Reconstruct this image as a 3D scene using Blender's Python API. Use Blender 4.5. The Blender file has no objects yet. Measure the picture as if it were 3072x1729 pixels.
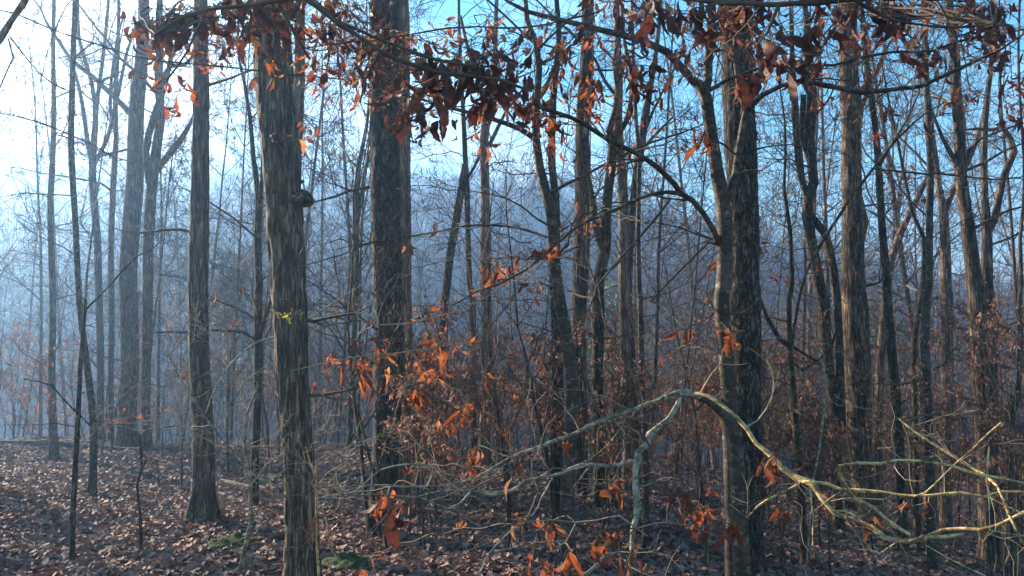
import bpy, math, random
import numpy as np
from mathutils import Vector, Matrix, noise

random.seed(11)
rng = np.random.default_rng(11)
SC = bpy.context.scene
COL = SC.collection
PI = math.pi
rad = math.radians

# ------------------------------------------------------------------ camera
EYE = 1.6
FPX = 2278.0                      # focal length in pixels of the 3072-wide frame
PITCH = math.atan((954 - 864.5) / FPX)
cam = bpy.data.cameras.new('camera')
cam.sensor_width = 36.0
cam.lens = 36.0 * FPX / 3072.0
cam.clip_start = 0.05
cam.clip_end = 3000
camo = bpy.data.objects.new('camera', cam)
COL.objects.link(camo)
camo.location = (0, 0, EYE)
camo.rotation_euler = (PI / 2 + PITCH, 0, 0)
SC.camera = camo

# ------------------------------------------------------------------ light
SUN_AZ, SUN_EL = -53.0, 20.0      # degrees: left of the view direction, above the horizon
world = bpy.data.worlds.new('World')
SC.world = world
world.use_nodes = True
wn, wl = world.node_tree.nodes, world.node_tree.links
wn.clear()
out = wn.new('ShaderNodeOutputWorld')
bg = wn.new('ShaderNodeBackground'); bg.inputs['Strength'].default_value = 0.125
sky = wn.new('ShaderNodeTexSky'); sky.sky_type = 'NISHITA'; sky.sun_disc = False
sky.sun_elevation = rad(SUN_EL); sky.sun_rotation = rad(SUN_AZ)
sky.air_density = 1.0; sky.dust_density = 0.1; sky.ozone_density = 1.5
CLX = 2.9
# clouds round the sun's side, softly broken; those elsewhere added to temper blue skylight
tc = wn.new('ShaderNodeTexCoord')
mp = wn.new('ShaderNodeMapping'); mp.inputs['Scale'].default_value = (1.5, 1.5, 3.4); mp.inputs['Location'].default_value = (CLX, 0.3, 1.7)
nz = wn.new('ShaderNodeTexNoise'); nz.inputs['Scale'].default_value = 1.3; nz.inputs['Detail'].default_value = 7; nz.inputs['Roughness'].default_value = .58
dot = wn.new('ShaderNodeVectorMath'); dot.operation = 'DOT_PRODUCT'
sd = Vector((math.sin(rad(-40)) * math.cos(rad(15)), math.cos(rad(-40)) * math.cos(rad(15)), math.sin(rad(15))))
dot.inputs[1].default_value = sd
nrm = wn.new('ShaderNodeVectorMath'); nrm.operation = 'NORMALIZE'
mr = wn.new('ShaderNodeMapRange'); mr.inputs['From Min'].default_value = .93; mr.inputs['From Max'].default_value = .985; mr.interpolation_type = 'SMOOTHSTEP'
add = wn.new('ShaderNodeMath'); add.operation = 'MULTIPLY_ADD'; add.inputs[1].default_value = .5; 
cr = wn.new('ShaderNodeMapRange'); cr.inputs['From Min'].default_value = .50; cr.inputs['From Max'].default_value = .86
mix = wn.new('ShaderNodeMix'); mix.data_type = 'RGBA'
mix.inputs['B'].default_value = (3.3, 2.95, 2.6, 1)
hs = wn.new('ShaderNodeHueSaturation'); hs.inputs['Saturation'].default_value = 2.0; hs.inputs['Hue'].default_value = .49
wl.new(tc.outputs['Generated'], nrm.inputs[0])
wl.new(nrm.outputs[0], dot.inputs[0])
wl.new(nrm.outputs[0], mp.inputs['Vector'])
wl.new(mp.outputs[0], nz.inputs['Vector'])
wl.new(dot.outputs['Value'], mr.inputs['Value'])
wl.new(mr.outputs[0], add.inputs[0]); wl.new(nz.outputs[0], add.inputs[2])
wl.new(add.outputs[0], cr.inputs['Value'])
gm = wn.new('ShaderNodeGamma'); gm.inputs['Gamma'].default_value = .60
wl.new(sky.outputs[0], gm.inputs['Color']); wl.new(gm.outputs[0], hs.inputs['Color'])
wl.new(cr.outputs[0], mix.inputs['Factor'])
wl.new(hs.outputs[0], mix.inputs['A'])
wl.new(mix.outputs['Result'], bg.inputs['Color'])
wl.new(bg.outputs[0], out.inputs['Surface'])

sun = bpy.data.lights.new('sun', 'SUN')
sun.energy = 5.0; sun.angle = rad(.55); sun.color = (1.0, .87, .68)
suno = bpy.data.objects.new('sun', sun); COL.objects.link(suno)
sdir = Vector((math.sin(rad(SUN_AZ)) * math.cos(rad(SUN_EL)), math.cos(rad(SUN_AZ)) * math.cos(rad(SUN_EL)), math.sin(rad(SUN_EL))))
suno.rotation_euler = (-sdir).to_track_quat('-Z', 'Y').to_euler()
suno.location = sdir * 40
SC.view_settings.view_transform = 'Standard'
SC.view_settings.look = 'None'
SC.view_settings.exposure = 2.2
SC.view_settings.gamma = 1
SC.cycles.use_denoising = True
SC.cycles.max_bounces = 5
SC.cycles.diffuse_bounces = 3
SC.cycles.transmission_bounces = 3
SC.cycles.volume_bounces = 1
SC.cycles.transparent_max_bounces = 6

# ------------------------------------------------------------------ materials
def new_mat(name):
    m = bpy.data.materials.new(name); m.use_nodes = True
    n, l = m.node_tree.nodes, m.node_tree.links
    b = n['Principled BSDF']
    b.inputs['Specular IOR Level'].default_value = .2
    return m, n, l, b

def ramp(n, stops):
    r = n.new('ShaderNodeValToRGB'); e = r.color_ramp.elements
    while len(e) < len(stops): e.new(.5)
    for el, (p, c) in zip(e, stops):
        el.position = p; el.color = (*c, 1)
    return r

def bark(name, dark, mid, light, sc=(26, 26, 5), lichen=.0, lich_col=(.33, .36, .30), bump=.6, rough=.9):
    m, n, l, b = new_mat(name)
    tc = n.new('ShaderNodeTexCoord'); mp = n.new('ShaderNodeMapping'); mp.inputs['Scale'].default_value = sc
    n1 = n.new('ShaderNodeTexNoise'); n1.inputs['Scale'].default_value = 1.0; n1.inputs['Detail'].default_value = 6; n1.inputs['Roughness'].default_value = .65
    l.new(tc.outputs['Object'], mp.inputs[0]); l.new(mp.outputs[0], n1.inputs['Vector'])
    # two sets of thin furrow lines: zero crossings of stretched noise
    def furrow(scale, width, seed):
        q = n.new('ShaderNodeMapping'); q.inputs['Scale'].default_value = (scale,) * 3; q.inputs['Location'].default_value = (seed, seed * 2, seed)
        l.new(mp.outputs[0], q.inputs[0])
        t = n.new('ShaderNodeTexNoise'); t.inputs['Scale'].default_value = 1.0; t.inputs['Detail'].default_value = 3; t.inputs['Roughness'].default_value = .6
        l.new(q.outputs[0], t.inputs['Vector'])
        a = n.new('ShaderNodeMath'); a.operation = 'SUBTRACT'; a.inputs[1].default_value = .5; l.new(t.outputs[0], a.inputs[0])
        b_ = n.new('ShaderNodeMath'); b_.operation = 'ABSOLUTE'; l.new(a.outputs[0], b_.inputs[0])
        m_ = n.new('ShaderNodeMapRange'); m_.inputs['From Max'].default_value = width; l.new(b_.outputs[0], m_.inputs[0])
        return m_.outputs[0]
    f1, f2 = furrow(.55, .085, 3.), furrow(1.0, .10, 11.)
    fm = n.new('ShaderNodeMath'); fm.operation = 'MULTIPLY'; l.new(f1, fm.inputs[0]); l.new(f2, fm.inputs[1])
    mu = n.new('ShaderNodeMath'); mu.operation = 'MULTIPLY_ADD'; mu.inputs[1].default_value = .42; mu.use_clamp = True
    l.new(fm.outputs[0], mu.inputs[0])
    m2 = n.new('ShaderNodeMath'); m2.operation = 'SUBTRACT'; m2.inputs[1].default_value = .22
    l.new(n1.outputs[0], m2.inputs[0]); l.new(m2.outputs[0], mu.inputs[2])
    r = ramp(n, [(.22, dark), (.5, mid), (.85, light)])
    l.new(mu.outputs[0], r.inputs[0])
    col = r.outputs[0]
    n3 = n.new('ShaderNodeTexNoise'); n3.inputs['Scale'].default_value = 7; n3.inputs['Detail'].default_value = 5
    l.new(tc.outputs['Object'], n3.inputs['Vector'])
    # tree-sized mottling
    hv = n.new('ShaderNodeHueSaturation'); l.new(col, hv.inputs['Color'])
    mv = n.new('ShaderNodeMapRange'); mv.inputs['From Min'].default_value = .3; mv.inputs['From Max'].default_value = .7
    mv.inputs['To Min'].default_value = .72; mv.inputs['To Max'].default_value = 1.3
    l.new(n3.outputs[0], mv.inputs[0]); l.new(mv.outputs[0], hv.inputs['Value'])
    col = hv.outputs[0]
    if lichen > 0:
        n2 = n.new('ShaderNodeTexNoise'); n2.inputs['Scale'].default_value = 20; n2.inputs['Detail'].default_value = 4; n2.inputs['Roughness'].default_value = .6
        l.new(tc.outputs['Object'], n2.inputs['Vector'])
        r2 = ramp(n, [(.62 - lichen * .3, (0, 0, 0)), (.68 - lichen * .3, (1, 1, 1))])
        l.new(n2.outputs[0], r2.inputs[0])
        mx = n.new('ShaderNodeMix'); mx.data_type = 'RGBA'; mx.inputs['B'].default_value = (*lich_col, 1)
        l.new(r2.outputs[0], mx.inputs[0]); l.new(col, mx.inputs['A']); col = mx.outputs['Result']
    l.new(col, b.inputs['Base Color'])
    b.inputs['Roughness'].default_value = rough
    bp = n.new('ShaderNodeBump'); bp.inputs['Strength'].default_value = bump; bp.inputs['Distance'].default_value = .012
    l.new(mu.outputs[0], bp.inputs['Height']); l.new(bp.outputs[0], b.inputs['Normal'])
    return m

def leaf_mat(name, stops, trans=.5, rough=.6, island=False):
    m, n, l, b = new_mat(name)
    if island:
        src = n.new('ShaderNodeNewGeometry').outputs['Random Per Island']
    else:
        src = n.new('ShaderNodeObjectInfo').outputs['Random']
    r = ramp(n, stops); l.new(src, r.inputs[0])
    tc = n.new('ShaderNodeTexCoord')
    nn = n.new('ShaderNodeTexNoise'); nn.inputs['Scale'].default_value = 45; nn.inputs['Detail'].default_value = 4
    l.new(tc.outputs['Object'], nn.inputs['Vector'])
    mv = n.new('ShaderNodeMapRange'); mv.inputs['From Min'].default_value = .3; mv.inputs['From Max'].default_value = .72
    mv.inputs['To Min'].default_value = .6; mv.inputs['To Max'].default_value = 1.3
    l.new(nn.outputs[0], mv.inputs[0])
    hv = n.new('ShaderNodeHueSaturation'); l.new(r.outputs[0], hv.inputs['Color']); l.new(mv.outputs[0], hv.inputs['Value'])
    l.new(hv.outputs[0], b.inputs['Base Color']); b.inputs['Roughness'].default_value = rough
    if trans > 0:
        t = n.new('ShaderNodeBsdfTranslucent'); l.new(hv.outputs[0], t.inputs['Color'])
        mx = n.new('ShaderNodeMixShader'); mx.inputs[0].default_value = trans
        o = n['Material Output']
        l.new(b.outputs[0], mx.inputs[1]); l.new(t.outputs[0], mx.inputs[2]); l.new(mx.outputs[0], o.inputs['Surface'])
    return m

def plain(name, c, c2=None, scale=30, rough=.85, bump=0):
    m, n, l, b = new_mat(name)
    c2 = c2 or tuple(x * .6 for x in c)
    tc = n.new('ShaderNodeTexCoord')
    nn = n.new('ShaderNodeTexNoise'); nn.inputs['Scale'].default_value = scale; nn.inputs['Detail'].default_value = 5
    l.new(tc.outputs['Object'], nn.inputs['Vector'])
    r = ramp(n, [(.35, c2), (.65, c)]); l.new(nn.outputs[0], r.inputs[0]); l.new(r.outputs[0], b.inputs['Base Color'])
    b.inputs['Roughness'].default_value = rough
    if bump:
        bp = n.new('ShaderNodeBump'); bp.inputs['Strength'].default_value = bump; bp.inputs['Distance'].default_value = .02
        l.new(nn.outputs[0], bp.inputs['Height']); l.new(bp.outputs[0], b.inputs['Normal'])
    return m

M = {}
M['oak'] = bark('furrowed_oak_bark', (0.020, 0.013, 0.008), (0.119, 0.080, 0.053), (0.336, 0.236, 0.155), (34, 34, 4.0), .0, (0.269, 0.223, 0.144), .8)
M['dark_oak'] = bark('dark_blocky_bark', (0.009, 0.007, 0.005), (0.061, 0.046, 0.034), (0.204, 0.153, 0.112), (38, 38, 10), .0, (0.190, 0.175, 0.096), .9)
M['pale'] = bark('pale_pinkish_bark', (0.050, 0.031, 0.022), (0.173, 0.112, 0.076), (0.370, 0.251, 0.172), (36, 36, 3.4), .0, (0.358, 0.281, 0.200), .5)
M['grey'] = bark('grey_brown_bark', (0.020, 0.014, 0.009), (0.105, 0.071, 0.048), (0.253, 0.181, 0.122), (32, 32, 3.6), .0, (0.224, 0.194, 0.112), .6)
M['beech'] = bark('smooth_beech_bark', (0.034, 0.024, 0.018), (0.073, 0.053, 0.037), (0.112, 0.083, 0.057), (9, 9, 16), .10, (0.224, 0.184, 0.128), .12, .75)
M['moss_bark'] = bark('mossy_dark_bark', (0.011, 0.009, 0.006), (0.065, 0.048, 0.030), (0.160, 0.120, 0.073), (34, 34, 8), .06, (0.146, 0.136, 0.056), .7)
M['lichen'] = bark('sun_gold_lichen_bark', (0.15, 0.088, 0.035), (0.46, 0.30, 0.13), (0.66, 0.46, 0.21), (14, 14, 22), .22, (0.58, 0.42, 0.16), .35, .8)  # lichened bark, brightened and warmed to stand in for golden sunlight
M['silver'] = bark('silver_lichen_bark', (0.08, 0.065, 0.045), (0.24, 0.20, 0.14), (0.38, 0.32, 0.23), (14, 14, 22), .25, (0.358, 0.320, 0.216), .3, .8)
M['twig'] = plain('dark_twig_bark', (0.112, 0.080, 0.054), (0.050, 0.036, 0.026), 12)
M['twig_pale'] = plain('pale_twig_bark', (0.336, 0.252, 0.160), (0.179, 0.136, 0.092), 14)
M['far_bark'] = plain('far_tree_bark', (0.15, 0.122, 0.10), (0.065, 0.052, 0.042), .35)
RUST = [(0, (.27, .062, .022)), (.25, (.38, .10, .032)), (.5, (.17, .045, .024)), (.72, (.30, .085, .04)), (.9, (.44, .18, .07)), (1, (.12, .042, .028))]
DARK = [(0, (.14, .05, .035)), (.35, (.20, .062, .036)), (.65, (.10, .042, .032)), (.88, (.26, .085, .035)), (1, (.34, .17, .08))]
MIDL = [(0, (.26, .11, .07)), (.4, (.17, .075, .052)), (.7, (.32, .145, .085)), (1, (.36, .22, .15))]
LITT = [(0, (.13, .066, .052)), (.22, (.21, .118, .094)), (.45, (.16, .082, .064)), (.65, (.27, .165, .13)), (.85, (.22, .098, .058)), (1, (.34, .235, .19))]
M['leaf_rust'] = leaf_mat('russet_leaf', RUST, .55)
M['leaf_dark'] = leaf_mat('dark_brown_leaf', DARK, .42)
M['leaf_bunch'] = leaf_mat('thick_dark_leaf', [(0, (.10, .034, .026)), (.35, (.15, .045, .028)), (.65, (.075, .034, .028)), (.9, (.17, .06, .03)), (1, (.30, .16, .08))], .28)
M['foliage'] = leaf_mat('small_russet_foliage', MIDL, .45, island=True)
M['litter'] = leaf_mat('fallen_leaf', LITT, .12, .75, island=True)
M['litter1'] = leaf_mat('single_fallen_leaf', LITT, .12, .7)
M['yellow'] = leaf_mat('yellow_leaf', [(0, (.46, .38, .03)), (1, (.32, .34, .06))], .5)
M['green'] = leaf_mat('evergreen_leaf', [(0, (.03, .07, .02)), (1, (.06, .12, .035))], .3, island=True)
M['needle'] = leaf_mat('pine_foliage', [(0, (.035, .06, .022)), (.6, (.06, .085, .03)), (1, (.13, .12, .045))], .25, island=True)
M['moss'] = plain('ground_moss', (.06, .075, .02), (.022, .028, .01), 60, .95, .8)
M['log'] = plain('weathered_log', (0.11, 0.085, 0.062), (0.045, 0.034, 0.025), 14, .9, .6)
M['straw'] = plain('dead_pine_needles', (.42, .17, .07), (.25, .09, .04), 40)

def ground_mat():
    m, n, l, b = new_mat('leafy_forest_floor')
    tc = n.new('ShaderNodeTexCoord')
    vo = n.new('ShaderNodeTexVoronoi'); vo.inputs['Scale'].default_value = 9; vo.inputs['Randomness'].default_value = 1
    nn = n.new('ShaderNodeTexNoise'); nn.inputs['Scale'].default_value = .8; nn.inputs['Detail'].default_value = 6
    l.new(tc.outputs['Object'], vo.inputs['Vector']); l.new(tc.outputs['Object'], nn.inputs['Vector'])
    sx = n.new('ShaderNodeSeparateColor'); l.new(vo.outputs['Color'], sx.inputs[0])
    r = ramp(n, [(0, (.045, .028, .022)), (.5, (.10, .06, .045)), (1, (.18, .11, .08))]); l.new(sx.outputs[0], r.inputs[0])
    mv = n.new('ShaderNodeMapRange'); mv.inputs['To Min'].default_value = .55; mv.inputs['To Max'].default_value = 1.35; l.new(nn.outputs[0], mv.inputs[0])
    hv = n.new('ShaderNodeHueSaturation'); l.new(r.outputs[0], hv.inputs['Color']); l.new(mv.outputs[0], hv.inputs['Value'])
    l.new(hv.outputs[0], b.inputs['Base Color']); b.inputs['Roughness'].default_value = .95
    bp = n.new('ShaderNodeBump'); bp.inputs['Strength'].default_value = .8; bp.inputs['Distance'].default_value = .03
    l.new(vo.outputs['Distance'], bp.inputs['Height']); l.new(bp.outputs[0], b.inputs['Normal'])
    return m
M['ground'] = ground_mat()

# ------------------------------------------------------------------ helpers
def link(o, parent=None):
    COL.objects.link(o)
    if parent: o.parent = parent
    return o

def mesh_np(name, V, F, mat, smooth=True):
    """V (n,3), F list of arrays (k, 3|4)"""
    me = bpy.data.meshes.new(name)
    V = np.asarray(V, dtype=np.float32)
    if not isinstance(F, (list, tuple)): F = [F]
    F = [np.asarray(f, dtype=np.int32) for f in F if len(f)]
    loops = np.concatenate([f.ravel() for f in F])
    tot = np.concatenate([np.full(len(f), f.shape[1], dtype=np.int32) for f in F])
    st = np.concatenate(([0], np.cumsum(tot)[:-1])).astype(np.int32)
    me.vertices.add(len(V)); me.vertices.foreach_set('co', V.ravel())
    me.loops.add(len(loops)); me.loops.foreach_set('vertex_index', loops)
    me.polygons.add(len(tot)); me.polygons.foreach_set('loop_start', st); me.polygons.foreach_set('loop_total', tot)
    if smooth: me.polygons.foreach_set('use_smooth', np.ones(len(tot), dtype=bool))
    me.materials.append(mat)
    me.update(calc_edges=True)
    return me

def thing(name, label, cat, loc, group=None):
    o = bpy.data.objects.new(name, None); link(o)
    o.empty_display_size = .2
    o.location = loc; o['label'] = label; o['category'] = cat
    if group: o['group'] = group
    return o

def part(name, me, parent, kind=None, label=None):
    o = bpy.data.objects.new(name, me); link(o, parent)
    if name in ('twigs', 'crown'): kind = 'stuff'
    if kind: o['kind'] = kind
    if label: o['label'] = label
    return o

def smoothstep(a, b, x):
    t = np.clip((x - a) / (b - a), 0, 1); return t * t * (3 - 2 * t)

RIDGE_U = [-1.6, -.8, -.5, -.2, -.1, .05, .18, .32, .43, .53, .67, .9, 1.6]
RIDGE_H = [.20, .20, .195, .188, .18, .172, .145, .118, .085, .045, .02, .02, .05]
def ground_z(x, y):
    x = np.asarray(x, float); y = np.asarray(y, float)
    r = np.sqrt(x * x + y * y)
    near = -0.065 * np.minimum(y, 16)
    sx = x - .06 * y
    near = near - .20 * np.log1p(np.exp(np.clip((sx - .9) * 1.6, -30, 30))) / 1.6
    near = near + .012 * np.clip(-x - 1, 0, 12)
    drop = -.32 * np.clip(y - 15.0, 0, 40) * smoothstep(14.5, 20, y)
    z1 = np.maximum(near + drop, -13.5)
    bump = .06 * np.sin(x * 1.3 + .7 * y) * np.sin(y * .9 - .4 * x) + .03 * np.sin(2.9 * x + 1.2) * np.sin(3.1 * y)
    z1 = z1 + bump * smoothstep(1, 4, r)
    u = np.where(y > 5, x / np.maximum(y, 5), np.sign(x) * 1.6)
    u = np.clip(u, -1.6, 1.6)
    h = np.interp(u, RIDGE_U, RIDGE_H)
    zr = 190 * h - 13
    t = smoothstep(50, 195, y)
    z2 = -13.5 + (zr + 13.5) * t * (1 - .35 * smoothstep(200, 300, y))
    z2 = z2 + 1.5 * np.sin(x * .05 + 2) * np.sin(y * .06) * smoothstep(60, 90, y)
    return np.where(y > 50, np.maximum(z1, z2), z1)

def gz(x, y): return float(ground_z(x, y))

cp, sp = math.cos(PITCH), math.sin(PITCH)
def at(px, py, Y):
    """point on the ray through photograph pixel (px, py) at forward distance Y"""
    a = (px - 1536) / FPX; b = -(py - 864.5) / FPX
    dx, dy, dz = a, cp - b * sp, sp + b * cp
    s = Y / dy
    return (dx * s, Y, EYE + dz * s)

REG = {'A': (0, 0, 1.6787), 'B': (1024, 0, 1.6787), 'C': (2048, 0, 1.6787),
       'D': (0, 864, 1.6768), 'E': (1024, 864, 1.6768), 'F': (2048, 864, 1.6768), 'G': (0, 0, 1 / 1.19255)}
def trace(s, Y, Yend=None):
    """'B640,0,60 ...' -> list of (point, radius)"""
    toks = s.split(); res = []
    n = len(toks)
    for i, t in enumerate(toks):
        ox, oy, k = REG[t[0]]
        v = [float(q) for q in t[1:].split(',')]
        px, py = ox + v[0] / k, oy + v[1] / k
        w = v[2] / k
        d = Y if Yend is None else Y + (Yend - Y) * i / max(1, n - 1)
        if len(v) > 3: d = v[3]
        p = at(px, py, d)
        res.append((p, w * .5 * d / FPX))
    return res

def resample(pr, step):
    P = np.array([p for p, r in pr], float); R = np.array([r for p, r in pr], float)
    if len(P) < 2: return P, R
    Pp = np.vstack([2 * P[0] - P[1], P, 2 * P[-1] - P[-2]])
    Rp = np.concatenate([[R[0]], R, [R[-1]]])
    oP, oR = [], []
    for i in range(1, len(Pp) - 2):
        L = np.linalg.norm(Pp[i + 1] - Pp[i]); n = max(1, int(L / step))
        t = np.arange(n)[:, None] / n
        a, b, c, d = Pp[i - 1], Pp[i], Pp[i + 1], Pp[i + 2]
        oP.append(.5 * ((2 * b) + (-a + c) * t + (2 * a - 5 * b + 4 * c - d) * t ** 2 + (-a + 3 * b - 3 * c + d) * t ** 3))
        oR.append(Rp[i] + (Rp[i + 1] - Rp[i]) * t[:, 0])
    oP.append(P[-1:]); oR.append(R[-1:])
    return np.vstack(oP), np.concatenate(oR)

def tubes(polys, K):
    """many (P,R) polylines -> V,F arrays"""
    polys = [(np.asarray(p, float), np.asarray(r, float)) for p, r in polys if len(p) > 1]
    if not polys: return np.zeros((0, 3)), np.zeros((0, 4), int)
    P = np.concatenate([p for p, r in polys]); R = np.concatenate([r for p, r in polys])
    lens = np.array([len(p) for p, r in polys]); ends = np.cumsum(lens); st = ends - lens
    N = len(P)
    isS = np.zeros(N, bool); isS[st] = True
    isE = np.zeros(N, bool); isE[ends - 1] = True
    nxt = np.where(isE, np.arange(N), np.arange(N) + 1); prv = np.where(isS, np.arange(N), np.arange(N) - 1)
    T = P[nxt] - P[prv]; T /= np.maximum(np.linalg.norm(T, axis=1, keepdims=True), 1e-9)
    ch = P[ends - 1] - P[st]; vert = np.abs(ch[:, 2]) > .6 * np.maximum(np.linalg.norm(ch, axis=1), 1e-9)
    ref = np.where(np.repeat(vert, lens)[:, None], np.array([[.02, 1.0, .03]]), np.array([[.03, .02, 1.0]]))
    U = np.cross(T, ref); U /= np.maximum(np.linalg.norm(U, axis=1, keepdims=True), 1e-9)
    W = np.cross(T, U)
    th = np.arange(K) * 2 * PI / K
    V = P[:, None, :] + R[:, None, None] * (np.cos(th)[None, :, None] * U[:, None, :] + np.sin(th)[None, :, None] * W[:, None, :])
    V = V.reshape(-1, 3)
    i = np.nonzero(~isE)[0][:, None] * K
    k = np.arange(K)[None, :]; k2 = (k + 1) % K
    F = np.stack([i + k, i + k2, i + K + k2, i + K + k], axis=2).reshape(-1, 4)
    return V, F

def merge(parts):
    Vs, Fs, o = [], {}, 0
    for V, F in parts:
        if len(V) == 0: continue
        Vs.append(V); Fs.setdefault(F.shape[1], []).append(F + o); o += len(V)
    return np.vstack(Vs), [np.vstack(f) for f in Fs.values()]

# ---- recursive bare branches
def grow(out, p, d, L, r, lvl, up=.06, wan=.22, rmin=.0015, kids=(0, 5, 5, 4), seg=.22, lenk=.55, start=.15):
    n = max(3, min(14, int(L / seg)))
    s = L / n
    x, y, z = p; dx, dy, dz = d
    P = [(x, y, z)]; R = [r]
    g = random.gauss
    D = []
    for i in range(n):
        dx += g(0, wan); dy += g(0, wan); dz += g(0, wan) + up
        q = 1 / math.sqrt(dx * dx + dy * dy + dz * dz + 1e-9); dx *= q; dy *= q; dz *= q
        x += dx * s; y += dy * s; z += dz * s
        P.append((x, y, z)); D.append((dx, dy, dz))
        R.append(max(rmin, r * (1 - .82 * (i + 1) / n)))
    out.append((P, R, lvl))
    if lvl <= 0: return
    nk = kids[lvl]
    for j in range(nk):
        t = start + (1 - start) * (j + random.random()) / nk
        i = min(n - 1, int(t * n))
        bx, by, bz = D[i]
        ax, ay, az = g(0, 1), g(0, 1), g(0, .8)
        dt = ax * bx + ay * by + az * bz
        ax -= dt * bx; ay -= dt * by; az -= dt * bz
        q = 1 / math.sqrt(ax * ax + ay * ay + az * az + 1e-9)
        k = random.uniform(.7, 1.3)
        cx, cy, cz = bx + ax * q * k, by + ay * q * k, bz + az * q * k
        q2 = 1 / math.sqrt(cx * cx + cy * cy + cz * cz)
        LL = L * lenk * random.uniform(.6, 1.15) * (1.15 - .55 * t)
        grow(out, P[i + 1], (cx * q2, cy * q2, cz * q2), LL, max(rmin, R[i + 1] * .62), lvl - 1, up, wan * 1.05, rmin, kids, seg * .75, lenk, .1)

def twig_mesh(name, out, mat, org=(0, 0, 0)):
    big = [(P, R) for P, R, l in out if R[0] > .02]
    sm = [(P, R) for P, R, l in out if R[0] <= .02]
    V, F = merge([tubes(big, 6), tubes(sm, 3)])
    return mesh_np(name, V - np.array(org), F, mat)

# ---- trunk with real bark relief
def trunk_mesh(name, P, R, mat, org, K=20, relief=0.0, freq=18, vfreq=4, flare=0.0):
    V, F = tubes([(P, R)], K)
    org = np.array(org)
    n = len(P)
    C = np.repeat(P, K, axis=0); RR = np.repeat(R, K)
    N = V - C; N /= np.maximum(np.linalg.norm(N, axis=1, keepdims=True), 1e-9)
    if flare > 0:
        hb = np.clip(1 - (C[:, 2] - P[:, 2].min()) / .55, 0, 1) ** 2
        th = np.arctan2(N[:, 1], N[:, 0])
        V = V + N * (RR * flare * hb * (1 + .45 * np.sin(th * 5 + 1)))[:, None]
    if relief > 0:
        q = V - org
        off = np.empty(len(V))
        nx = noise.voronoi; nn = noise.noise
        for i in range(len(V)):
            a, b, c = q[i]
            w = nn(Vector((a * 6, b * 6, c * 2.5)))
            d = nx(Vector((a * freq + w * 1.2, b * freq + w, c * vfreq + w * 1.5)))[0]
            off[i] = min(1.0, (d[1] - d[0]) * 2.2) - .45 + .35 * w
        V = V + N * (off * relief)[:, None]
    return mesh_np(name, V - org, F, mat, smooth=True)

# ---- leaf shapes (about 9 cm long, hanging from the stalk at the origin along -Z)
def leaf_shape(seed, L=.09, W=.045, cols=2, rows=6, curl=.5, fold=.5, teeth=0.06):
    r = random.Random(seed)
    cu = curl * r.uniform(.2, 1.5) * r.choice((-1, 1, 1)); fo = fold * r.uniform(.2, 1.6); tw = r.uniform(-1.2, 1.2)
    wav = r.uniform(0, 6)
    V, F = [], []
    z = y = 0.0; st = L * .14
    V.append((0, 0, 0))
    base = 1
    for i in range(rows + 1):
        t = i / rows
        w = W * .5 * (math.sin(PI * min(1, t * 1.02 + .03)) ** .75) * (1 - .25 * t)
        if i == rows: w = .0006
        ang = cu * t * 2.2
        y = -L * (1 - math.cos(ang)) / max(1e-3, abs(cu * 2.2)) * (1 if cu > 0 else -1) if abs(cu) > .01 else 0
        z = -st - (L * math.sin(ang) / (cu * 2.2) if abs(cu) > .01 else L * t)
        a = tw * t
        tooth = 1 + (teeth if i % 2 else -teeth)
        for sx in (-1, 0, 1):
            X = sx * w * tooth * math.cos(fo); Yy = abs(sx) * w * math.sin(fo) * (1 + .4 * math.sin(wav + 5 * t + sx))
            xr = X * math.cos(a) - Yy * math.sin(a); yr = X * math.sin(a) + Yy * math.cos(a)
            V.append((xr, y + yr, z))
    for i in range(rows):
        o = base + i * 3
        F.append((o, o + 1, o + 4, o + 3)); F.append((o + 1, o + 2, o + 5, o + 4))
    V.append((.0012, 0, -st)); k = len(V) - 1
    V = np.array(V); V[k] = V[2] + np.array([.0016, 0, 0])
    F3 = [(0, 2, k)]
    return V, np.array(F), np.array(F3)

LEAF = [leaf_shape(100 + i, L=.092 * random.uniform(.8, 1.2), W=.044 * random.uniform(.7, 1.3), curl=.85, fold=.75, teeth=.09) for i in range(14)]
LEAFME = {}
for tone in ('leaf_rust', 'leaf_dark', 'yellow'):
    LEAFME[tone] = [mesh_np('leaf', V, [F4, F3], M[tone]) for V, F4, F3 in LEAF]
# broad bunched leaves for the near boughs
BROAD = [leaf_shape(300 + i, L=.105 * random.uniform(.85, 1.2), W=.056 * random.uniform(.7, 1.3), curl=1.1, fold=.8, rows=7, teeth=.14) for i in range(10)]
LEAFME['broad'] = [mesh_np('leaf', V, [F4, F3], M['leaf_bunch']) for V, F4, F3 in BROAD]
LEAFME['broad_rust'] = [mesh_np('leaf', V, [F4, F3], M['leaf_rust']) for V, F4, F3 in BROAD]

SMALL = []
for i in range(8):          # cheap leaves for massed foliage: 4 quads
    r = random.Random(i + 50)
    L, W = .075 * r.uniform(.8, 1.2), .036 * r.uniform(.8, 1.2)
    c = r.uniform(-.03, .03)
    V = np.array([(0, 0, 0), (-W / 2, r.uniform(-.01, .012), -L * .45), (0, c * .5 - .006, -L * .5), (W / 2, r.uniform(-.01, .012), -L * .4), (0, c, -L)])
    F = np.array([(0, 1, 2), (0, 2, 3), (1, 4, 2), (2, 4, 3)])
    SMALL.append((V, F))

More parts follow.
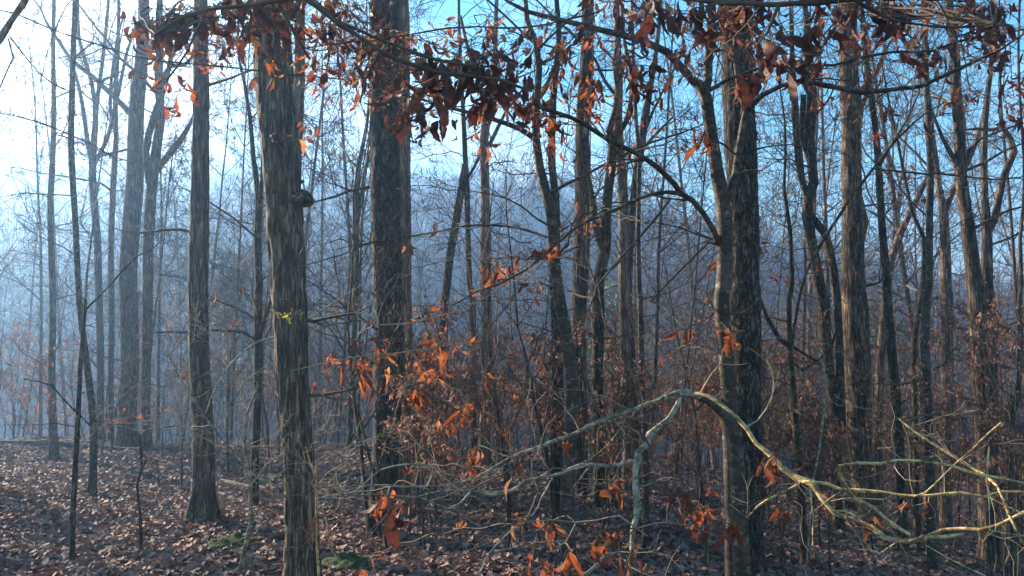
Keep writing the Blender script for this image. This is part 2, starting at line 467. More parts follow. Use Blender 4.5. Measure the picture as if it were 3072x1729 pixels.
def scatter_mesh(name, protos, pts, eul, scl, mat, org=(0, 0, 0)):
    """one mesh holding many copies of the small prototypes"""
    n = len(pts); pts = np.asarray(pts) - np.array(org); eul = np.asarray(eul); scl = np.asarray(scl)
    cx, sx = np.cos(eul[:, 0]), np.sin(eul[:, 0]); cy, sy = np.cos(eul[:, 1]), np.sin(eul[:, 1]); cz, sz = np.cos(eul[:, 2]), np.sin(eul[:, 2])
    Rm = np.empty((n, 3, 3))
    Rm[:, 0, 0] = cz * cy; Rm[:, 0, 1] = cz * sy * sx - sz * cx; Rm[:, 0, 2] = cz * sy * cx + sz * sx
    Rm[:, 1, 0] = sz * cy; Rm[:, 1, 1] = sz * sy * sx + cz * cx; Rm[:, 1, 2] = sz * sy * cx - cz * sx
    Rm[:, 2, 0] = -sy; Rm[:, 2, 1] = cy * sx; Rm[:, 2, 2] = cy * cx
    idx = np.arange(n) % len(protos)
    parts = []
    for k, (V, F) in enumerate(protos):
        s = np.nonzero(idx == k)[0]
        if len(s) == 0: continue
        VV = np.einsum('nij,vj->nvi', Rm[s], V) * scl[s][:, None, None] + pts[s][:, None, :]
        FF = (F[None] + (np.arange(len(s)) * len(V))[:, None, None]).reshape(-1, F.shape[1])
        parts.append((VV.reshape(-1, 3), FF))
    V, F = merge(parts)
    return mesh_np(name, V, F, mat, smooth=False)

def leaf_objects(parent, spots, tone, org):
    """spots: (point, scale); each leaf an object of its own"""
    for p, s in spots:
        me = random.choice(LEAFME[tone])
        o = bpy.data.objects.new('leaf', me); link(o, parent)
        o.location = (p[0] - org[0], p[1] - org[1], p[2] - org[2])
        o.rotation_euler = (random.gauss(0, .42), random.gauss(0, .42), random.uniform(0, 2 * PI))
        o.scale = (s, s, s)

# ------------------------------------------------------------------ ground and far hill
def grid_mesh(xs, ys, name):
    X, Y = np.meshgrid(xs, ys); Z = ground_z(X, Y)
    V = np.stack([X, Y, Z], 2).reshape(-1, 3)
    nx, ny = len(xs), len(ys)
    i = (np.arange(ny - 1)[:, None] * nx + np.arange(nx - 1)[None, :]).ravel()
    F = np.stack([i, i + 1, i + nx + 1, i + nx], 1)
    return mesh_np(name, V, F, M['ground'])
def spaced(a, b, near, far, k):
    v = [0.0]
    while v[-1] < b: v.append(v[-1] + near + v[-1] * k)
    w = [0.0]
    while w[-1] < -a: w.append(w[-1] + near + w[-1] * k)
    return np.array([-q for q in w[:0:-1]] + v)
xs = spaced(-420, 420, .22, 0, .035); ys = np.concatenate([np.arange(-60, -2, 4.0), np.arange(-2, 30, .25), np.arange(30, 420, 4.0)])
ground = bpy.data.objects.new('ground', grid_mesh(xs, ys, 'ground')); link(ground)
ground['kind'] = 'structure'

# leaf litter: hand-sized crumpled leaves
LIT = []
for i in range(10):
    r = random.Random(i + 900)
    pts = []
    lobes = r.choice((5, 7, 9, 7))
    n = 9
    rr = []
    for k in range(n):
        a = 2 * PI * k / n
        q = .055 * r.uniform(.55, 1.25)
        pts.append((q * math.cos(a) * 1.25, q * math.sin(a) * .85, r.uniform(-.012, .03)))
    V = np.array([(0, 0, r.uniform(0, .012))] + pts)
    F = np.array([(0, 1 + k, 1 + (k + 1) % n) for k in range(n)])
    LIT.append((V, F))
def litter_points(n, y0, y1, power):
    y = y0 + (y1 - y0) * rng.random(n) ** power
    x = (rng.random(n) * 2 - 1) * (.78 * y + 1.0)
    return x, y
x1, y1 = litter_points(86000, 3.0, 17, 1.15)
x2, y2 = litter_points(6000, 16, 36, 1.0)
x3 = rng.uniform(-6, 6, 3000); y3 = rng.uniform(-2, 3.2, 3000)
lx = np.concatenate([x1, x2, x3]); ly = np.concatenate([y1, y2, y3])
big_i = []
px_all = 1536 + FPX * lx / ly
order = np.argsort(ly)
cand = [i for i in order if ly[i] > 4.6 and 60 < px_all[i] < 2200]
big_i = cand[:300]
mask = np.ones(len(lx), bool); mask[big_i] = False
lz = ground_z(lx, ly)
eul = np.stack([rng.normal(0, .38, len(lx)), rng.normal(0, .38, len(lx)), rng.uniform(0, 2 * PI, len(lx))], 1)
scl = rng.uniform(.36, .82, len(lx)) * (1 + .5 * smoothstep(16, 35, ly))
LP = np.stack([lx, ly, lz + rng.uniform(.004, .035, len(lx))], 1)
me = scatter_mesh('leaf_litter', LIT, LP[mask], eul[mask], scl[mask], M['litter'])
lo = bpy.data.objects.new('leaf_litter', me); link(lo, ground); lo['kind'] = 'stuff'
LITME = [mesh_np('leaf', V, F, M['litter1'], smooth=False) for V, F in LIT]
for i in big_i:
    o = bpy.data.objects.new('leaf', LITME[i % len(LITME)]); link(o, ground)
    o.location = LP[i] + np.array([0, 0, .012]); o.rotation_euler = eul[i]; o.scale = (scl[i] * 1.1,) * 3

# ------------------------------------------------------------------ traced trees
def base_down(pr, Y):
    """carry the last traced point down to the ground"""
    (x, y, z), r = pr[-1]
    (x0, y0, z0), r0 = pr[-2]
    g = gz(x, y)
    if z > g + .05:
        k = (x - x0) / max(.3, (z0 - z)); k = max(-.25, min(.25, k))
        pr.append(((x + k * (z - g) * .6, y, g - .12), r * 1.08))
    else:
        while len(pr) > 2 and pr[-1][0][2] < g: pr.pop()
        (x, y, z), r = pr[-1]
        pr.append(((x, y, gz(x, y) - .12), r * 1.06))
    return pr

def extend_up(pr, H, lean=0):
    (x, y, z), r = pr[0]; (x1, y1_, z1), r1 = pr[1]
    g = gz(pr[-1][0][0], pr[-1][0][1])
    top = g + H
    if z > top: return pr
    dx, dz = x - x1, max(.2, z - z1); k = max(-.12, min(.12, dx / dz)) * .6
    n = max(2, int((top - z) / 1.5)); add = []
    px, py = x, y
    for i in range(1, n + 1):
        t = i / n
        px += k * (top - z) / n + random.gauss(0, .06); py += random.gauss(0, .08)
        add.append(((px, py, z + (top - z) * t), max(.01, r * (1 - .85 * t))))
    return add[::-1] + pr

TREES = {}
def tree(key, name, label, cat, Y, mat, s, H=16, K=12, relief=0, limbs=(), crown=(10, 2.2), low=(0, 0), flare=.45,
         group=None, freq=18, vfreq=4, bmat=None, down=True, Yend=None, twigs=(0, .8), kids=(0, 4, 5, 5)):
    pr = trace(s, Y, Yend)
    if down: pr = base_down(pr, Y)
    nvis = len(pr)
    if H: pr = extend_up(pr, H)
    step = .035 * Y / 6 if relief else .12 + .012 * Y
    if relief:                              # dense only where relief is visible
        top_vis = EYE + .45 * Y
        Pl, Rl = resample([q for q in pr][::-1], .5)
        P, R = resample(pr[::-1], step)
        keep = (P[:, 2] < top_vis) | (np.arange(len(P)) % 8 == 0); keep[-1] = True
        P, R = P[keep], R[keep]
    else:
        P, R = resample(pr[::-1], step)
    if relief == 0 and H:                   # slight wobble so nothing is ruler-straight
        ph = random.uniform(0, 6)
        P[:, 0] += .012 * np.sin(P[:, 2] * 2.1 + ph) * R.max() / .1
    org = (P[0][0], P[0][1], gz(P[0][0], P[0][1]) if down else P[0][2])
    t = thing(name, label, cat, org, group)
    part('trunk', trunk_mesh('trunk', P, R, M[mat], org, K, relief, freq, vfreq, flare if down else 0), t)
    allp = [(P, R)]
    for lm in limbs:
        ye = None; ls = lm
        if isinstance(lm, tuple): ls, ye = lm
        lp, lr = resample(trace(ls, Y, ye), .04 + .012 * Y)
        Vt, Ft = tubes([(lp, lr)], 9 if lr.max() > .015 else 6)
        part('branch', mesh_np('branch', Vt - np.array(org), Ft, M[bmat or mat]), t)
        allp.append((lp, lr))
    rmin = max(.0012, .00026 * Y)
    outl = []
    zb = org[2]
    # crown branches on the upper trunk
    nb, bl = crown
    if nb and H:
        h0, h1 = P[0][2] + H * .32, P[-1][2]
        for j in range(nb):
            zz = h0 + (h1 - h0) * (j + random.random()) / nb
            i = int(np.argmin(np.abs(P[:, 2] - zz)))
            a = random.uniform(0, 2 * PI); e = random.uniform(.2, .9)
            grow(outl, tuple(P[i]), (math.cos(a) * math.cos(e), math.sin(a) * math.cos(e), math.sin(e)), bl * random.uniform(.7, 1.3), R[i] * .45, 3 if Y > 12 else 2, .05, .2, rmin, (0, 4, 4, 4), .3)
    nl, ll = low
    for j in range(nl):
        lo_z, hi_z = P[0][2] + 1.0, min(P[-1][2], EYE + .42 * Y)
        zz = random.uniform(lo_z, hi_z); i = int(np.argmin(np.abs(P[:, 2] - zz)))
        a = random.uniform(0, 2 * PI); e = random.uniform(.0, .6)
        grow(outl, tuple(P[i]), (math.cos(a) * math.cos(e), math.sin(a) * math.cos(e), math.sin(e)), ll * random.uniform(.6, 1.3), min(R[i] * .3, .02), 2, .03, .22, rmin, (0, 5, 5, 5), .16)
    nt, tl = twigs
    for (lp, lr) in allp[1:]:
        LL = np.linalg.norm(np.diff(lp, axis=0), axis=1).sum()
        for j in range(int(nt * LL)):
            i = random.randrange(len(lp))
            a = random.uniform(0, 2 * PI); e = random.uniform(-.5, .8)
            grow(outl, tuple(lp[i]), (math.cos(a) * math.cos(e), .5 * math.sin(a) * math.cos(e), math.sin(e)), tl * random.uniform(.5, 1.3), min(lr[i] * .5, .007), 2, .02, .24, rmin, (0, 4, 4, 4), .09)
    if outl:
        part('crown', twig_mesh('crown', outl, M['twig'] if mat not in ('lichen', 'silver') else M['twig_pale'], org), t)
    TREES[key] = dict(t=t, org=org, lines=allp, Y=Y)
    return t

# --- big foreground and mid trunks
tree('knobbed', 'oak_tree', 'thick grey furrowed trunk with two burls and yellow leaves hanging in front of it', 'tree', 5.6, 'oak',
     'A1366,0,182 A1372,200,185 A1385,500,188 A1412,800,176 A1426,1000,174 A1440,1200,180 A1452,1440,166 D1458,60,172 D1465,400,158 D1492,700,140 D1512,1000,152 D1522,1440,172',
     H=17, K=64, relief=.013, crown=(7, 2.6), low=(2, .8), freq=26, vfreq=3, flare=.3)
tree('behind_knobbed', 'bare_tree', 'slimmer straight trunk showing along the right edge of the burled trunk', 'tree', 9.5, 'grey',
     'A1512,0,52 A1508,250,54 A1500,500,56 A1492,800,58 A1485,1200,62 D1480,0,64 D1490,500,66', H=17, K=16, crown=(8, 2.4), low=(3, 1.2))
tree('slate', 'oak_tree', 'straight brown trunk with mossy flared foot standing on open leaf litter', 'tree', 7.6, 'grey',
     'A1010,0,68 A1012,300,74 A1012,600,80 A1008,900,88 A1003,1200,94 A997,1440,95 D995,0,96 D1000,300,96 D1016,600,98 D1024,900,106 D1022,1190,116',
     H=17, K=48, relief=.008, crown=(8, 2.4), low=(3, .9), freq=24, vfreq=3, flare=.8)
tree('dark_big', 'oak_tree', 'thickest dark trunk with blocky bark and green moss near its foot', 'tree', 7.4, 'dark_oak',
     'B216,0,146 B216,300,146 B218,600,144 B220,900,146 B226,1200,146 B232,1440,146 E238,0,140 E240,300,142 E232,600,138 E222,900,128 E196,1220,128',
     H=19, K=64, relief=.012, crown=(8, 2.8), low=(3, 1.1), freq=24, vfreq=10, flare=.15)
tree('pale_twin', 'bare_tree', 'paler pinkish trunk pressed against the right side of the thickest dark trunk', 'tree', 8.6, 'pale',
     'B292,0,96 B296,300,98 B298,600,98 B300,900,98 B304,1200,96 B306,1440,96 E300,0,100 E312,300,98 E300,700,94', H=18, K=32, relief=.006, crown=(7, 2.4), low=(2, 1.0), freq=30, vfreq=4)
tree('right_big', 'oak_tree', 'thick dark furrowed trunk directly behind the smooth forked beech', 'tree', 6.9, 'dark_oak',
     'C264,0,158 C272,200,156 C280,500,152 C294,800,158 C306,1100,150 C312,1440,146 F316,60,148 F322,400,132 F330,800,122 F340,1200,120 F345,1440,124',
     H=18, K=64, relief=.012, crown=(8, 2.8), low=(2, 1.0), freq=28, vfreq=3)
tree('lumpy', 'oak_tree', 'large pale ridged trunk with two knuckle-like bulges on its right side', 'tree', 10.5, 'oak',
     'C825,0,88 C830,200,90 C838,400,90 C852,560,108 C848,640,92 C848,800,94 C852,980,98 C868,1120,124 C858,1220,104 C860,1440,110 F868,100,122 F874,300,128 F884,600,120 F900,850,104',
     H=18, K=40, relief=.012, crown=(10, 2.8), low=(4, 1.3), freq=20, vfreq=4,
     limbs=('C885,560,40 C918,500,22 C940,420,16 C990,330,12 C1050,200,8',))
tree('beech', 'beech_tree', 'smooth grey forked beech with long dark limbs arching left and right', 'tree', 4.6, 'beech',
     'C88,425,62 C120,500,62 C140,650,62 C170,850,66 C208,1040,80 C216,1200,76 C206,1430,76 F196,60,76 F206,200,76 F233,500,80 F238,700,78 F244,900,74 F248,1200,72 F252,1440,74',
     H=0, K=32, flare=0, twigs=(4, .55),
     limbs=('C90,430,52 C60,415,46 C20,370,44 B1640,262,38 B1500,200,36 B1300,150,30 B1100,100,26 B940,60,22 B840,10,16 B760,-60,12',
            'C110,480,48 C128,400,44 C128,320,46 C138,200,48 C146,60,46 C140,-120,40 C150,-500,30',
            'C214,1060,50 C240,1000,46 C265,880,40 C280,780,38 C308,620,38 C320,555,38 C282,430,28 C265,280,30 C272,100,26 C268,-80,22 C250,-400,16',
            ('C318,560,30 C400,480,28 C500,430,25 C610,410,25 C740,435,27 C900,468,25 C1050,452,22 C1200,436,21 C1320,380,20 C1450,320,18 C1600,250,14 C1719,170,12 C1860,100,8', 3.6),
            ('C118,465,22 C240,395,17 C400,340,16 C500,318,16 C620,325,15 C760,330,15 C900,290,14 C1060,262,14 C1250,258,12 C1400,205,11 C1560,180,9 C1719,150,7', 4.0),
            ('C180,1225,36 C150,1150,31 C100,1070,29 C50,1012,27 B1712,975,27 B1640,968,21 B1560,980,19 B1480,1010,18 B1400,1050,18 B1250,1110,16 B1180,1150,15 B1060,1250,14 B930,1360,12 B800,1430,11 B680,1470,9 B560,1540,6', 3.9),
            ('B1712,980,30 B1680,930,30 B1600,850,28 B1480,770,25 B1350,710,24 B1230,630,23 B1150,590,22 B1000,540,20 B900,480,16 B800,400,11 B720,300,8', 3.6),
            'C200,1240,14 C130,1222,12 C60,1290,11 B1690,1380,10 B1640,1430,9 B1560,1520,7',
            'B1660,1000,12 B1560,1130,12 B1460,1240,11 B1380,1330,11 B1290,1440,10 E1260,60,8',
            'C150,700,10 C210,730,12 C262,780,12',
            'C70,760,8 C100,690,10 C135,600,12'))
tree('fork_beech', 'beech_tree', 'slender dark beech kinked below its long left-reaching bough', 'tree', 6.1, 'beech',
     'B925,0,24 B935,100,28 B985,230,34 B1000,350,34 B988,540,37 B984,700,42 B1003,850,44 B1022,930,50 B1045,1020,50 B1064,1150,52 B1070,1300,54 B1084,1440,57 E1092,60,60 E1120,200,62 E1154,400,61 E1164,600,61 E1155,800,64 E1142,1000,70 E1140,1250,76 E1145,1395,80',
     H=9, K=28, flare=.15, crown=(4, 1.8), low=(3, .9), twigs=(3.5, .6),
     limbs=(('B978,700,32 B900,650,27 B760,600,23 B620,562,19 B530,540,16 B400,500,13 B260,470,9', 5.0),
            ('B1050,975,20 B1120,935,17 B1250,870,14 B1400,790,13 B1550,722,11 B1719,668,9 C120,620,7', 5.2),
            ('B1066,1200,14 B1020,1190,12 B900,1150,13 B760,1135,13 B620,1140,12 B500,1165,11 B300,1200,10 B150,1222,9 B0,1285,8 A1560,1330,6 A1380,1400,5', 4.7),
            'B1064,1190,10 B1160,1130,9 B1230,1080,8 B1330,1040,7 B1480,1045,6',
            'B990,250,14 B1060,180,12 B1140,110,9 B1220,40,7',
            'B996,330,12 B1060,300,10 B1150,210,8 B1300,60,6'))
tree('hazy_big', 'oak_tree', 'broad hazy trunk, the thickest one left of the straight brown trunk', 'tree', 14.5, 'grey',
     'A725,0,52 A716,200,57 A702,400,66 A686,700,76 A676,900,82 A660,1100,86 A650,1400,84 D650,0,86 D648,300,84 D645,700,86', H=20, K=24, crown=(10, 3), low=(5, 1.6), relief=0)
tree('hazy_thin_a', 'bare_tree', 'leftmost straight slim trunk with a flared foot in the litter', 'tree', 13.0, 'grey',
     'A272,0,18 A270,200,20 A270,400,20 A268,600,24 A262,850,28 A256,1000,28 D262,60,30 D262,400,33 D266,600,36 D270,850,42', H=17, K=14, crown=(9, 2.4), low=(7, 1.6))
tree('hazy_thin_b', 'bare_tree', 'second straight slim trunk from the left edge with mossy foot', 'tree', 9.3, 'moss_bark',
     'A376,0,24 A371,200,26 A364,500,28 A358,700,30 A364,900,30 A376,1100,28 D400,60,28 D440,400,32 D468,700,36 D458,1120,42', H=15, K=14, crown=(8, 2), low=(6, 1.3))
tree('multi', 'bare_tree', 'hazy tree dividing into several upswept stems against the bright sky', 'tree', 16, 'grey',
     'A395,0,14 A400,200,18 A460,420,20 A482,600,26 A468,800,36 A470,1000,36 A488,1200,34 D500,60,34 D505,500,34', H=17, K=12, crown=(7, 2.4), low=(8, 1.8),
     limbs=('A482,620,22 A490,500,20 A520,280,18 A545,20,14 A550,-200,10', 'A480,820,22 A540,700,20 A575,560,20 A600,450,18 A640,260,14 A690,120,10',
            'A470,880,20 A440,700,22 A410,500,20 A372,350,14 A300,200,9', 'A560,600,16 A556,450,16 A590,200,12 A630,60,8'), twigs=(2.0, 1.2))
tree('slim_c', 'bare_tree', 'slim straight hazy stem beside the several-stemmed tree', 'tree', 17, 'grey',
     'A600,0,16 A590,300,20 A582,500,24 A585,700,25 A570,900,28 A560,1300,28 D560,300,28', H=17, K=10, crown=(8, 2.2), low=(6, 1.6))
tree('forked_hazy', 'bare_tree', 'forked hazy tree between the broad hazy trunk and straight brown trunk', 'tree', 13.5, 'grey',
     'A802,0,30 A806,250,36 A802,380,40 A808,600,42 A790,720,46 A768,880,52 A755,1100,52 A745,1400,50 D740,60,50 D735,450,44 D740,720,44', H=18, K=16, crown=(9, 2.6), low=(4, 1.5),
     limbs=('A758,960,34 A735,760,34 A772,600,34 A830,430,28 A860,300,22 A905,180,16 A960,60,10', 'A770,880,34 A850,780,32 A920,690,28 A960,620,18 A1000,520,10',
            'A800,420,24 A860,330,24 A930,330,18 A1000,250,10'), twigs=(1.6, 1.0))
tree('dark_thin', 'bare_tree', 'thin crooked dark tree just left of the burled trunk', 'tree', 8.6, 'moss_bark',
     'A1205,300,12 A1232,420,17 A1258,600,20 A1274,800,24 A1300,1000,30 A1296,1200,34 A1308,1440,38 D1300,60,40 D1300,300,44 D1292,600,40 D1282,800,40 D1262,1170,52', H=9, K=16, crown=(7, 1.6), low=(7, 1.1), twigs=(4, .6),
     limbs=('A1310,1000,20 A1320,900,20 A1322,800,16 A1350,700,12 A1400,560,8', 'D1300,270,20 D1340,140,18 D1366,40,14 A1400,1390,10 A1440,1300,7',
            'D1295,265,14 D1220,222,13 D1120,215,14 D1050,212,12 D940,225,13 D850,222,11 D770,224,8'))
tree('left_double', 'bare_tree', 'thin twin-stemmed tree between the burled trunk and thickest dark trunk', 'tree', 15, 'moss_bark',
     'B150,400,12 B128,640,18 B85,850,24 B75,1100,26 B80,1400,26 E60,300,26', H=14, K=10, crown=(7, 2), low=(4, 1.3), limbs=('B80,1120,20 B100,1000,20 B122,850,18 B170,700,14 B230,500,9',), twigs=(2, 1))
tree('leaner', 'bare_tree', 'slim dark tree with a leaning second stem against the blue hillside', 'tree', 13.5, 'moss_bark',
     'B590,0,14 B602,300,18 B615,600,24 B622,800,26 B632,950,28 B640,1200,28 B646,1440,29 E658,60,30 E664,500,32', H=16, K=12, crown=(8, 2.4), low=(5, 1.4),
     limbs=('B622,830,30 B600,980,38 B572,1150,42 B545,1300,42 B530,1440,44 E515,100,44 E510,500,46', 'B636,900,16 B700,780,16 B740,640,14 B800,520,10 B860,380,6'), twigs=(1.2, 1))
tree('pale_mid', 'bare_tree', 'pale straight trunk lit against the blue hillside, forking near the top', 'tree', 13, 'pale',
     'B782,0,20 B772,200,24 B765,450,34 B735,590,46 B722,700,46 B722,900,46 B722,1200,48 B726,1440,50 E735,100,54 E735,400,56 E725,600,56', H=18, K=18, crown=(9, 2.6), low=(2, 1.4),
     limbs=('B732,600,30 B700,450,26 B640,250,20 B600,80,14', 'B742,740,22 B790,640,20 B830,560,14 B900,470,10 B960,360,6'), twigs=(1.6, 1.1))
tree('mid_dark', 'bare_tree', 'dark trunk running close behind the slender kinked beech', 'tree', 8.4, 'dark_oak',
     'B1078,-100,24 B1095,200,28 B1068,500,34 B1060,800,38 B1074,950,38 B1080,1150,46 B1075,1440,54 E1078,60,56 E1086,300,56 E1090,600,58 E1086,900,60 E1080,1180,62', H=15, K=20, crown=(7, 2), low=(5, 1), relief=.005)
tree('mid_grey', 'oak_tree', 'tall straight grey trunk right of the slender kinked beech', 'tree', 9.6, 'oak',
     'B1242,0,60 B1236,300,66 B1216,600,72 B1214,800,72 B1212,1000,74 B1208,1200,76 B1204,1440,80 E1196,60,78 E1196,400,74 E1206,800,66 E1218,1150,66', H=18, K=28, relief=.006, crown=(9, 2.6), low=(4, 1.2), freq=24)
tree('twisty', 'bare_tree', 'twisted lichen-spotted dark tree with crooked upper stem', 'tree', 9.0, 'moss_bark',
     'B1420,150,16 B1455,330,22 B1458,500,24 B1430,620,28 B1372,700,44 B1360,850,50 B1345,950,50 B1334,1100,50 B1330,1250,55 B1298,1400,57 E1290,40,62 E1292,150,68 E1290,400,55 E1290,700,55 E1300,1000,60 E1292,1290,62', H=13, K=20, relief=.006, crown=(7, 2), low=(4, 1.0),
     limbs=('B1360,760,36 B1350,660,34 B1378,560,28 B1390,450,20 B1370,320,14 B1400,180,8', 'B1325,1270,44 B1296,1190,42 B1274,1090,38 B1262,980,26 B1240,850,16'), twigs=(2.5, .8))
tree('pink_mid', 'bare_tree', 'straight pinkish-brown trunk between the twisted tree and thin pole stem', 'tree', 10.4, 'pale',
     'B1382,-40,26 B1386,200,36 B1400,400,44 B1396,600,46 B1406,800,50 B1416,1000,54 B1421,1200,56 B1426,1440,58 E1428,60,54 E1432,400,56 E1442,800,58 E1450,1100,58', H=17, K=20, crown=(8, 2.2), low=(3, 1.2))
tree('pole', 'sapling', 'thin pale straight pole stem left of the smooth forked beech', 'tree', 7.2, 'beech',
     'B1462,-30,12 B1470,300,18 B1482,600,20 B1499,800,22 B1496,1100,22 B1501,1440,26 E1506,60,28 E1512,500,30 E1528,800,30 E1534,1350,36', H=9, K=14, crown=(5, 1.2), low=(5, .9))
tree('inner_dark', 'bare_tree', 'stout crooked stem narrowing downward behind the thin pole stem', 'tree', 11.5, 'grey',
     'B1600,100,20 B1560,430,30 B1530,600,42 B1508,760,40 B1480,900,36 B1462,1100,34 B1450,1440,34 E1460,300,36 E1475,800,38', H=16, K=14, crown=(8, 2.2), low=(4, 1.2),
     limbs=('B1515,700,20 B1570,560,14 B1640,420,12 B1700,300,8',), twigs=(2, 1))
tree('right_forked', 'bare_tree', 'crooked dark tree with twin stems right of the thick furrowed trunk', 'tree', 10.2, 'moss_bark',
     'C615,0,22 C628,150,34 C632,300,44 C650,500,50 C640,700,48 C655,850,46 C664,920,50 C636,1000,52 C628,1080,52 C650,1250,56 C680,1420,60 F702,60,58 F722,300,48 F766,600,50 F772,800,50', H=15, K=18, crown=(8, 2.4), low=(4, 1.1),
     limbs=('C640,1040,34 C612,950,34 C582,800,34 C560,500,30 C548,200,20 C540,0,12', 'C640,1080,40 C712,1170,42 C750,1300,40 C770,1440,38 F785,200,40 F800,700,44',
            'C610,480,30 C605,600,30 C612,720,28 C640,830,22'), twigs=(1.8, .9))
tree('thin_right', 'sapling', 'thin wandering dark stem between thick furrowed trunk and crooked twin-stemmed tree', 'tree', 7.4, 'moss_bark',
     'C480,380,8 C515,620,10 C518,770,13 C510,950,16 C540,1150,20 C552,1430,22 F536,60,24 F540,300,26 F554,500,33 F574,760,36 F590,930,36', H=0, K=12, low=(9, .9), twigs=(3, .6),
     limbs=('F560,380,14 F600,415,14 F660,380,14 F700,345,13 F750,290,13 F785,150,13 F768,60,11 C750,1300,9 C740,1180,6',
            'F548,330,14 F562,200,14 F590,30,14 C620,1380,14 C690,1240,16 C780,1100,16 C860,980,15 C960,850,13 C1100,680,11 C1240,560,8 C1400,480,5',
            'F530,290,24 F490,260,24 F430,160,20 F390,60,16 C330,1380,9', 'F545,290,14 F600,325,14 F680,372,14 F770,480,10 F830,560,6'))
tree('stem_pale_low', 'sapling', 'upright thin pale stem with a bare lit edge under the long crooked limbs', 'tree', 6.6, 'silver',
     'F705,330,14 F712,480,13 F712,600,12 F690,800,11 F660,950,9', H=0, K=8, flare=0, low=(3, .5))
tree('tall_right_a', 'bare_tree', 'slim dark leaning trunk right of the bulging ridged trunk', 'tree', 9.4, 'moss_bark',
     'C895,-30,20 C915,200,28 C940,400,30 C965,600,30 C985,850,34 C1000,1100,36 C1025,1350,38 F1032,30,40 F1050,300,44 F1075,600,44 F1095,900,42', H=14, K=14, crown=(7, 2), low=(7, 1.1))
tree('thin_right_b', 'sapling', 'thin stem bending left as it rises, between two slim dark trunks', 'tree', 9.8, 'moss_bark',
     'C1000,300,8 C1030,470,10 C1080,700,12 C1120,900,15 C1160,1080,18 C1214,1200,21 C1210,1440,26 F1165,300,24 F1170,700,26', H=0, K=10, low=(9, 1))
tree('smooth_right', 'beech_tree', 'smooth dark slender stem crossed by a straight horizontal branch', 'tree', 8.2, 'beech',
     'C1205,-40,20 C1216,100,23 C1216,300,26 C1236,600,30 C1250,850,34 C1246,1100,33 C1240,1430,36 F1228,30,42 F1216,300,44 F1236,600,38 F1242,820,38', H=11, K=16, crown=(5, 1.6), low=(5, 1),
     limbs=('C1250,880,12 C1150,870,11 C1050,860,9 C950,850,7', 'C1250,868,12 C1340,882,10 C1440,892,9 C1560,905,8 C1719,890,6', 'C1218,110,12 C1180,60,10 C1120,-20,8'), twigs=(3, .6))
tree('stout_right', 'bare_tree', 'stout sunlit-edged trunk rising at right, widening downward beside its close neighbour', 'tree', 9.9, 'grey',
     'C1335,-40,36 C1352,100,42 C1370,300,50 C1376,450,50 C1395,700,52 C1402,900,56 C1430,1100,62 C1455,1300,70 C1470,1430,76 F1478,30,86 F1490,200,92 F1508,400,100 F1520,600,98 F1530,850,92', H=17, K=24, relief=.006, crown=(9, 2.6), low=(5, 1.3),
     limbs=('C1400,880,34 C1360,790,26 C1310,700,18 C1270,600,12 C1240,500,8', 'C1410,850,30 C1440,760,22 C1500,700,16 C1600,660,12 C1719,620,8',
            'C1452,1160,16 C1560,1100,14 C1640,1060,12 C1719,1040,10', 'C1425,860,18 C1520,820,16 C1620,760,12 C1719,720,8'), twigs=(2.2, .9))
tree('crook_right', 'bare_tree', 'straight trunk at far right carrying a thick limb bent like an elbow', 'tree', 10.8, 'grey',
     'C1560,250,22 C1535,450,26 C1520,600,30 C1516,800,32 C1524,1000,36 C1536,1150,48 C1530,1430,56 F1532,30,60 F1545,300,62 F1552,600,60 F1555,850,60', H=16, K=18, crown=(8, 2.2), low=(5, 1.2),
     limbs=('C1540,1165,36 C1570,1110,36 C1592,1000,34 C1612,900,34 C1642,830,34 C1670,765,34 C1650,700,30 C1612,640,24 C1560,655,18 C1480,650,14 C1400,655,9',
            'C1612,640,14 C1590,560,12 C1600,480,10 C1640,380,7'), twigs=(2.4, .9))
tree('y_right', 'bare_tree', 'grey tree forking in a narrow Y left of the stout right trunk', 'tree', 12.2, 'pale',
     'C1225,300,16 C1245,550,22 C1276,800,28 C1292,950,32 C1310,1050,42 C1320,1250,48 C1325,1430,52 F1332,60,58 F1332,300,60 F1335,600,54 F1330,850,54', H=16, K=16, crown=(8, 2.2), low=(5, 1.2),
     limbs=('C1318,1085,30 C1362,960,26 C1420,850,26 C1490,680,22 C1530,500,14',), twigs=(2, 1))
tree('diag_right', 'bare_tree', 'sunlit limb-like trunk slanting up to the right behind the slim dark trunks', 'tree', 12.5, 'pale',
     'C1260,780,20 C1235,890,24 C1150,1060,30 C1090,1190,36 C1045,1320,38 C1030,1440,40 F1000,300,42 F985,700,44', H=0, K=12, low=(8, 1.2))
tree('edge_right', 'bare_tree', 'thin pale trunk at the extreme right edge', 'tree', 9.0, 'grey',
     'C1719,900,14 C1700,1200,17 C1708,1430,20 F1695,60,22 F1702,300,24 F1682,560,24 F1640,700,26 F1650,900,26', H=14, K=10, crown=(6, 1.8), low=(6, 1))
tree('sap_left', 'sapling', 'nearest tall thin sapling at left with a branch bending up rightward', 'tree', 6.2, 'moss_bark',
     'D430,60,17 D420,200,18 D404,400,21 D390,700,24 D368,1100,27 D352,1420,29', H=0, K=12, flare=.1, low=(5, .8), twigs=(4, .5),
     limbs=('D428,110,14 D460,80,12 D540,0,9 A620,1360,9 A690,1290,9 A760,1260,7 A830,1200,5', 'D396,640,9 D320,560,8 D260,490,7 D120,460,5', 'D400,640,9 D450,690,8 D470,660,6'))
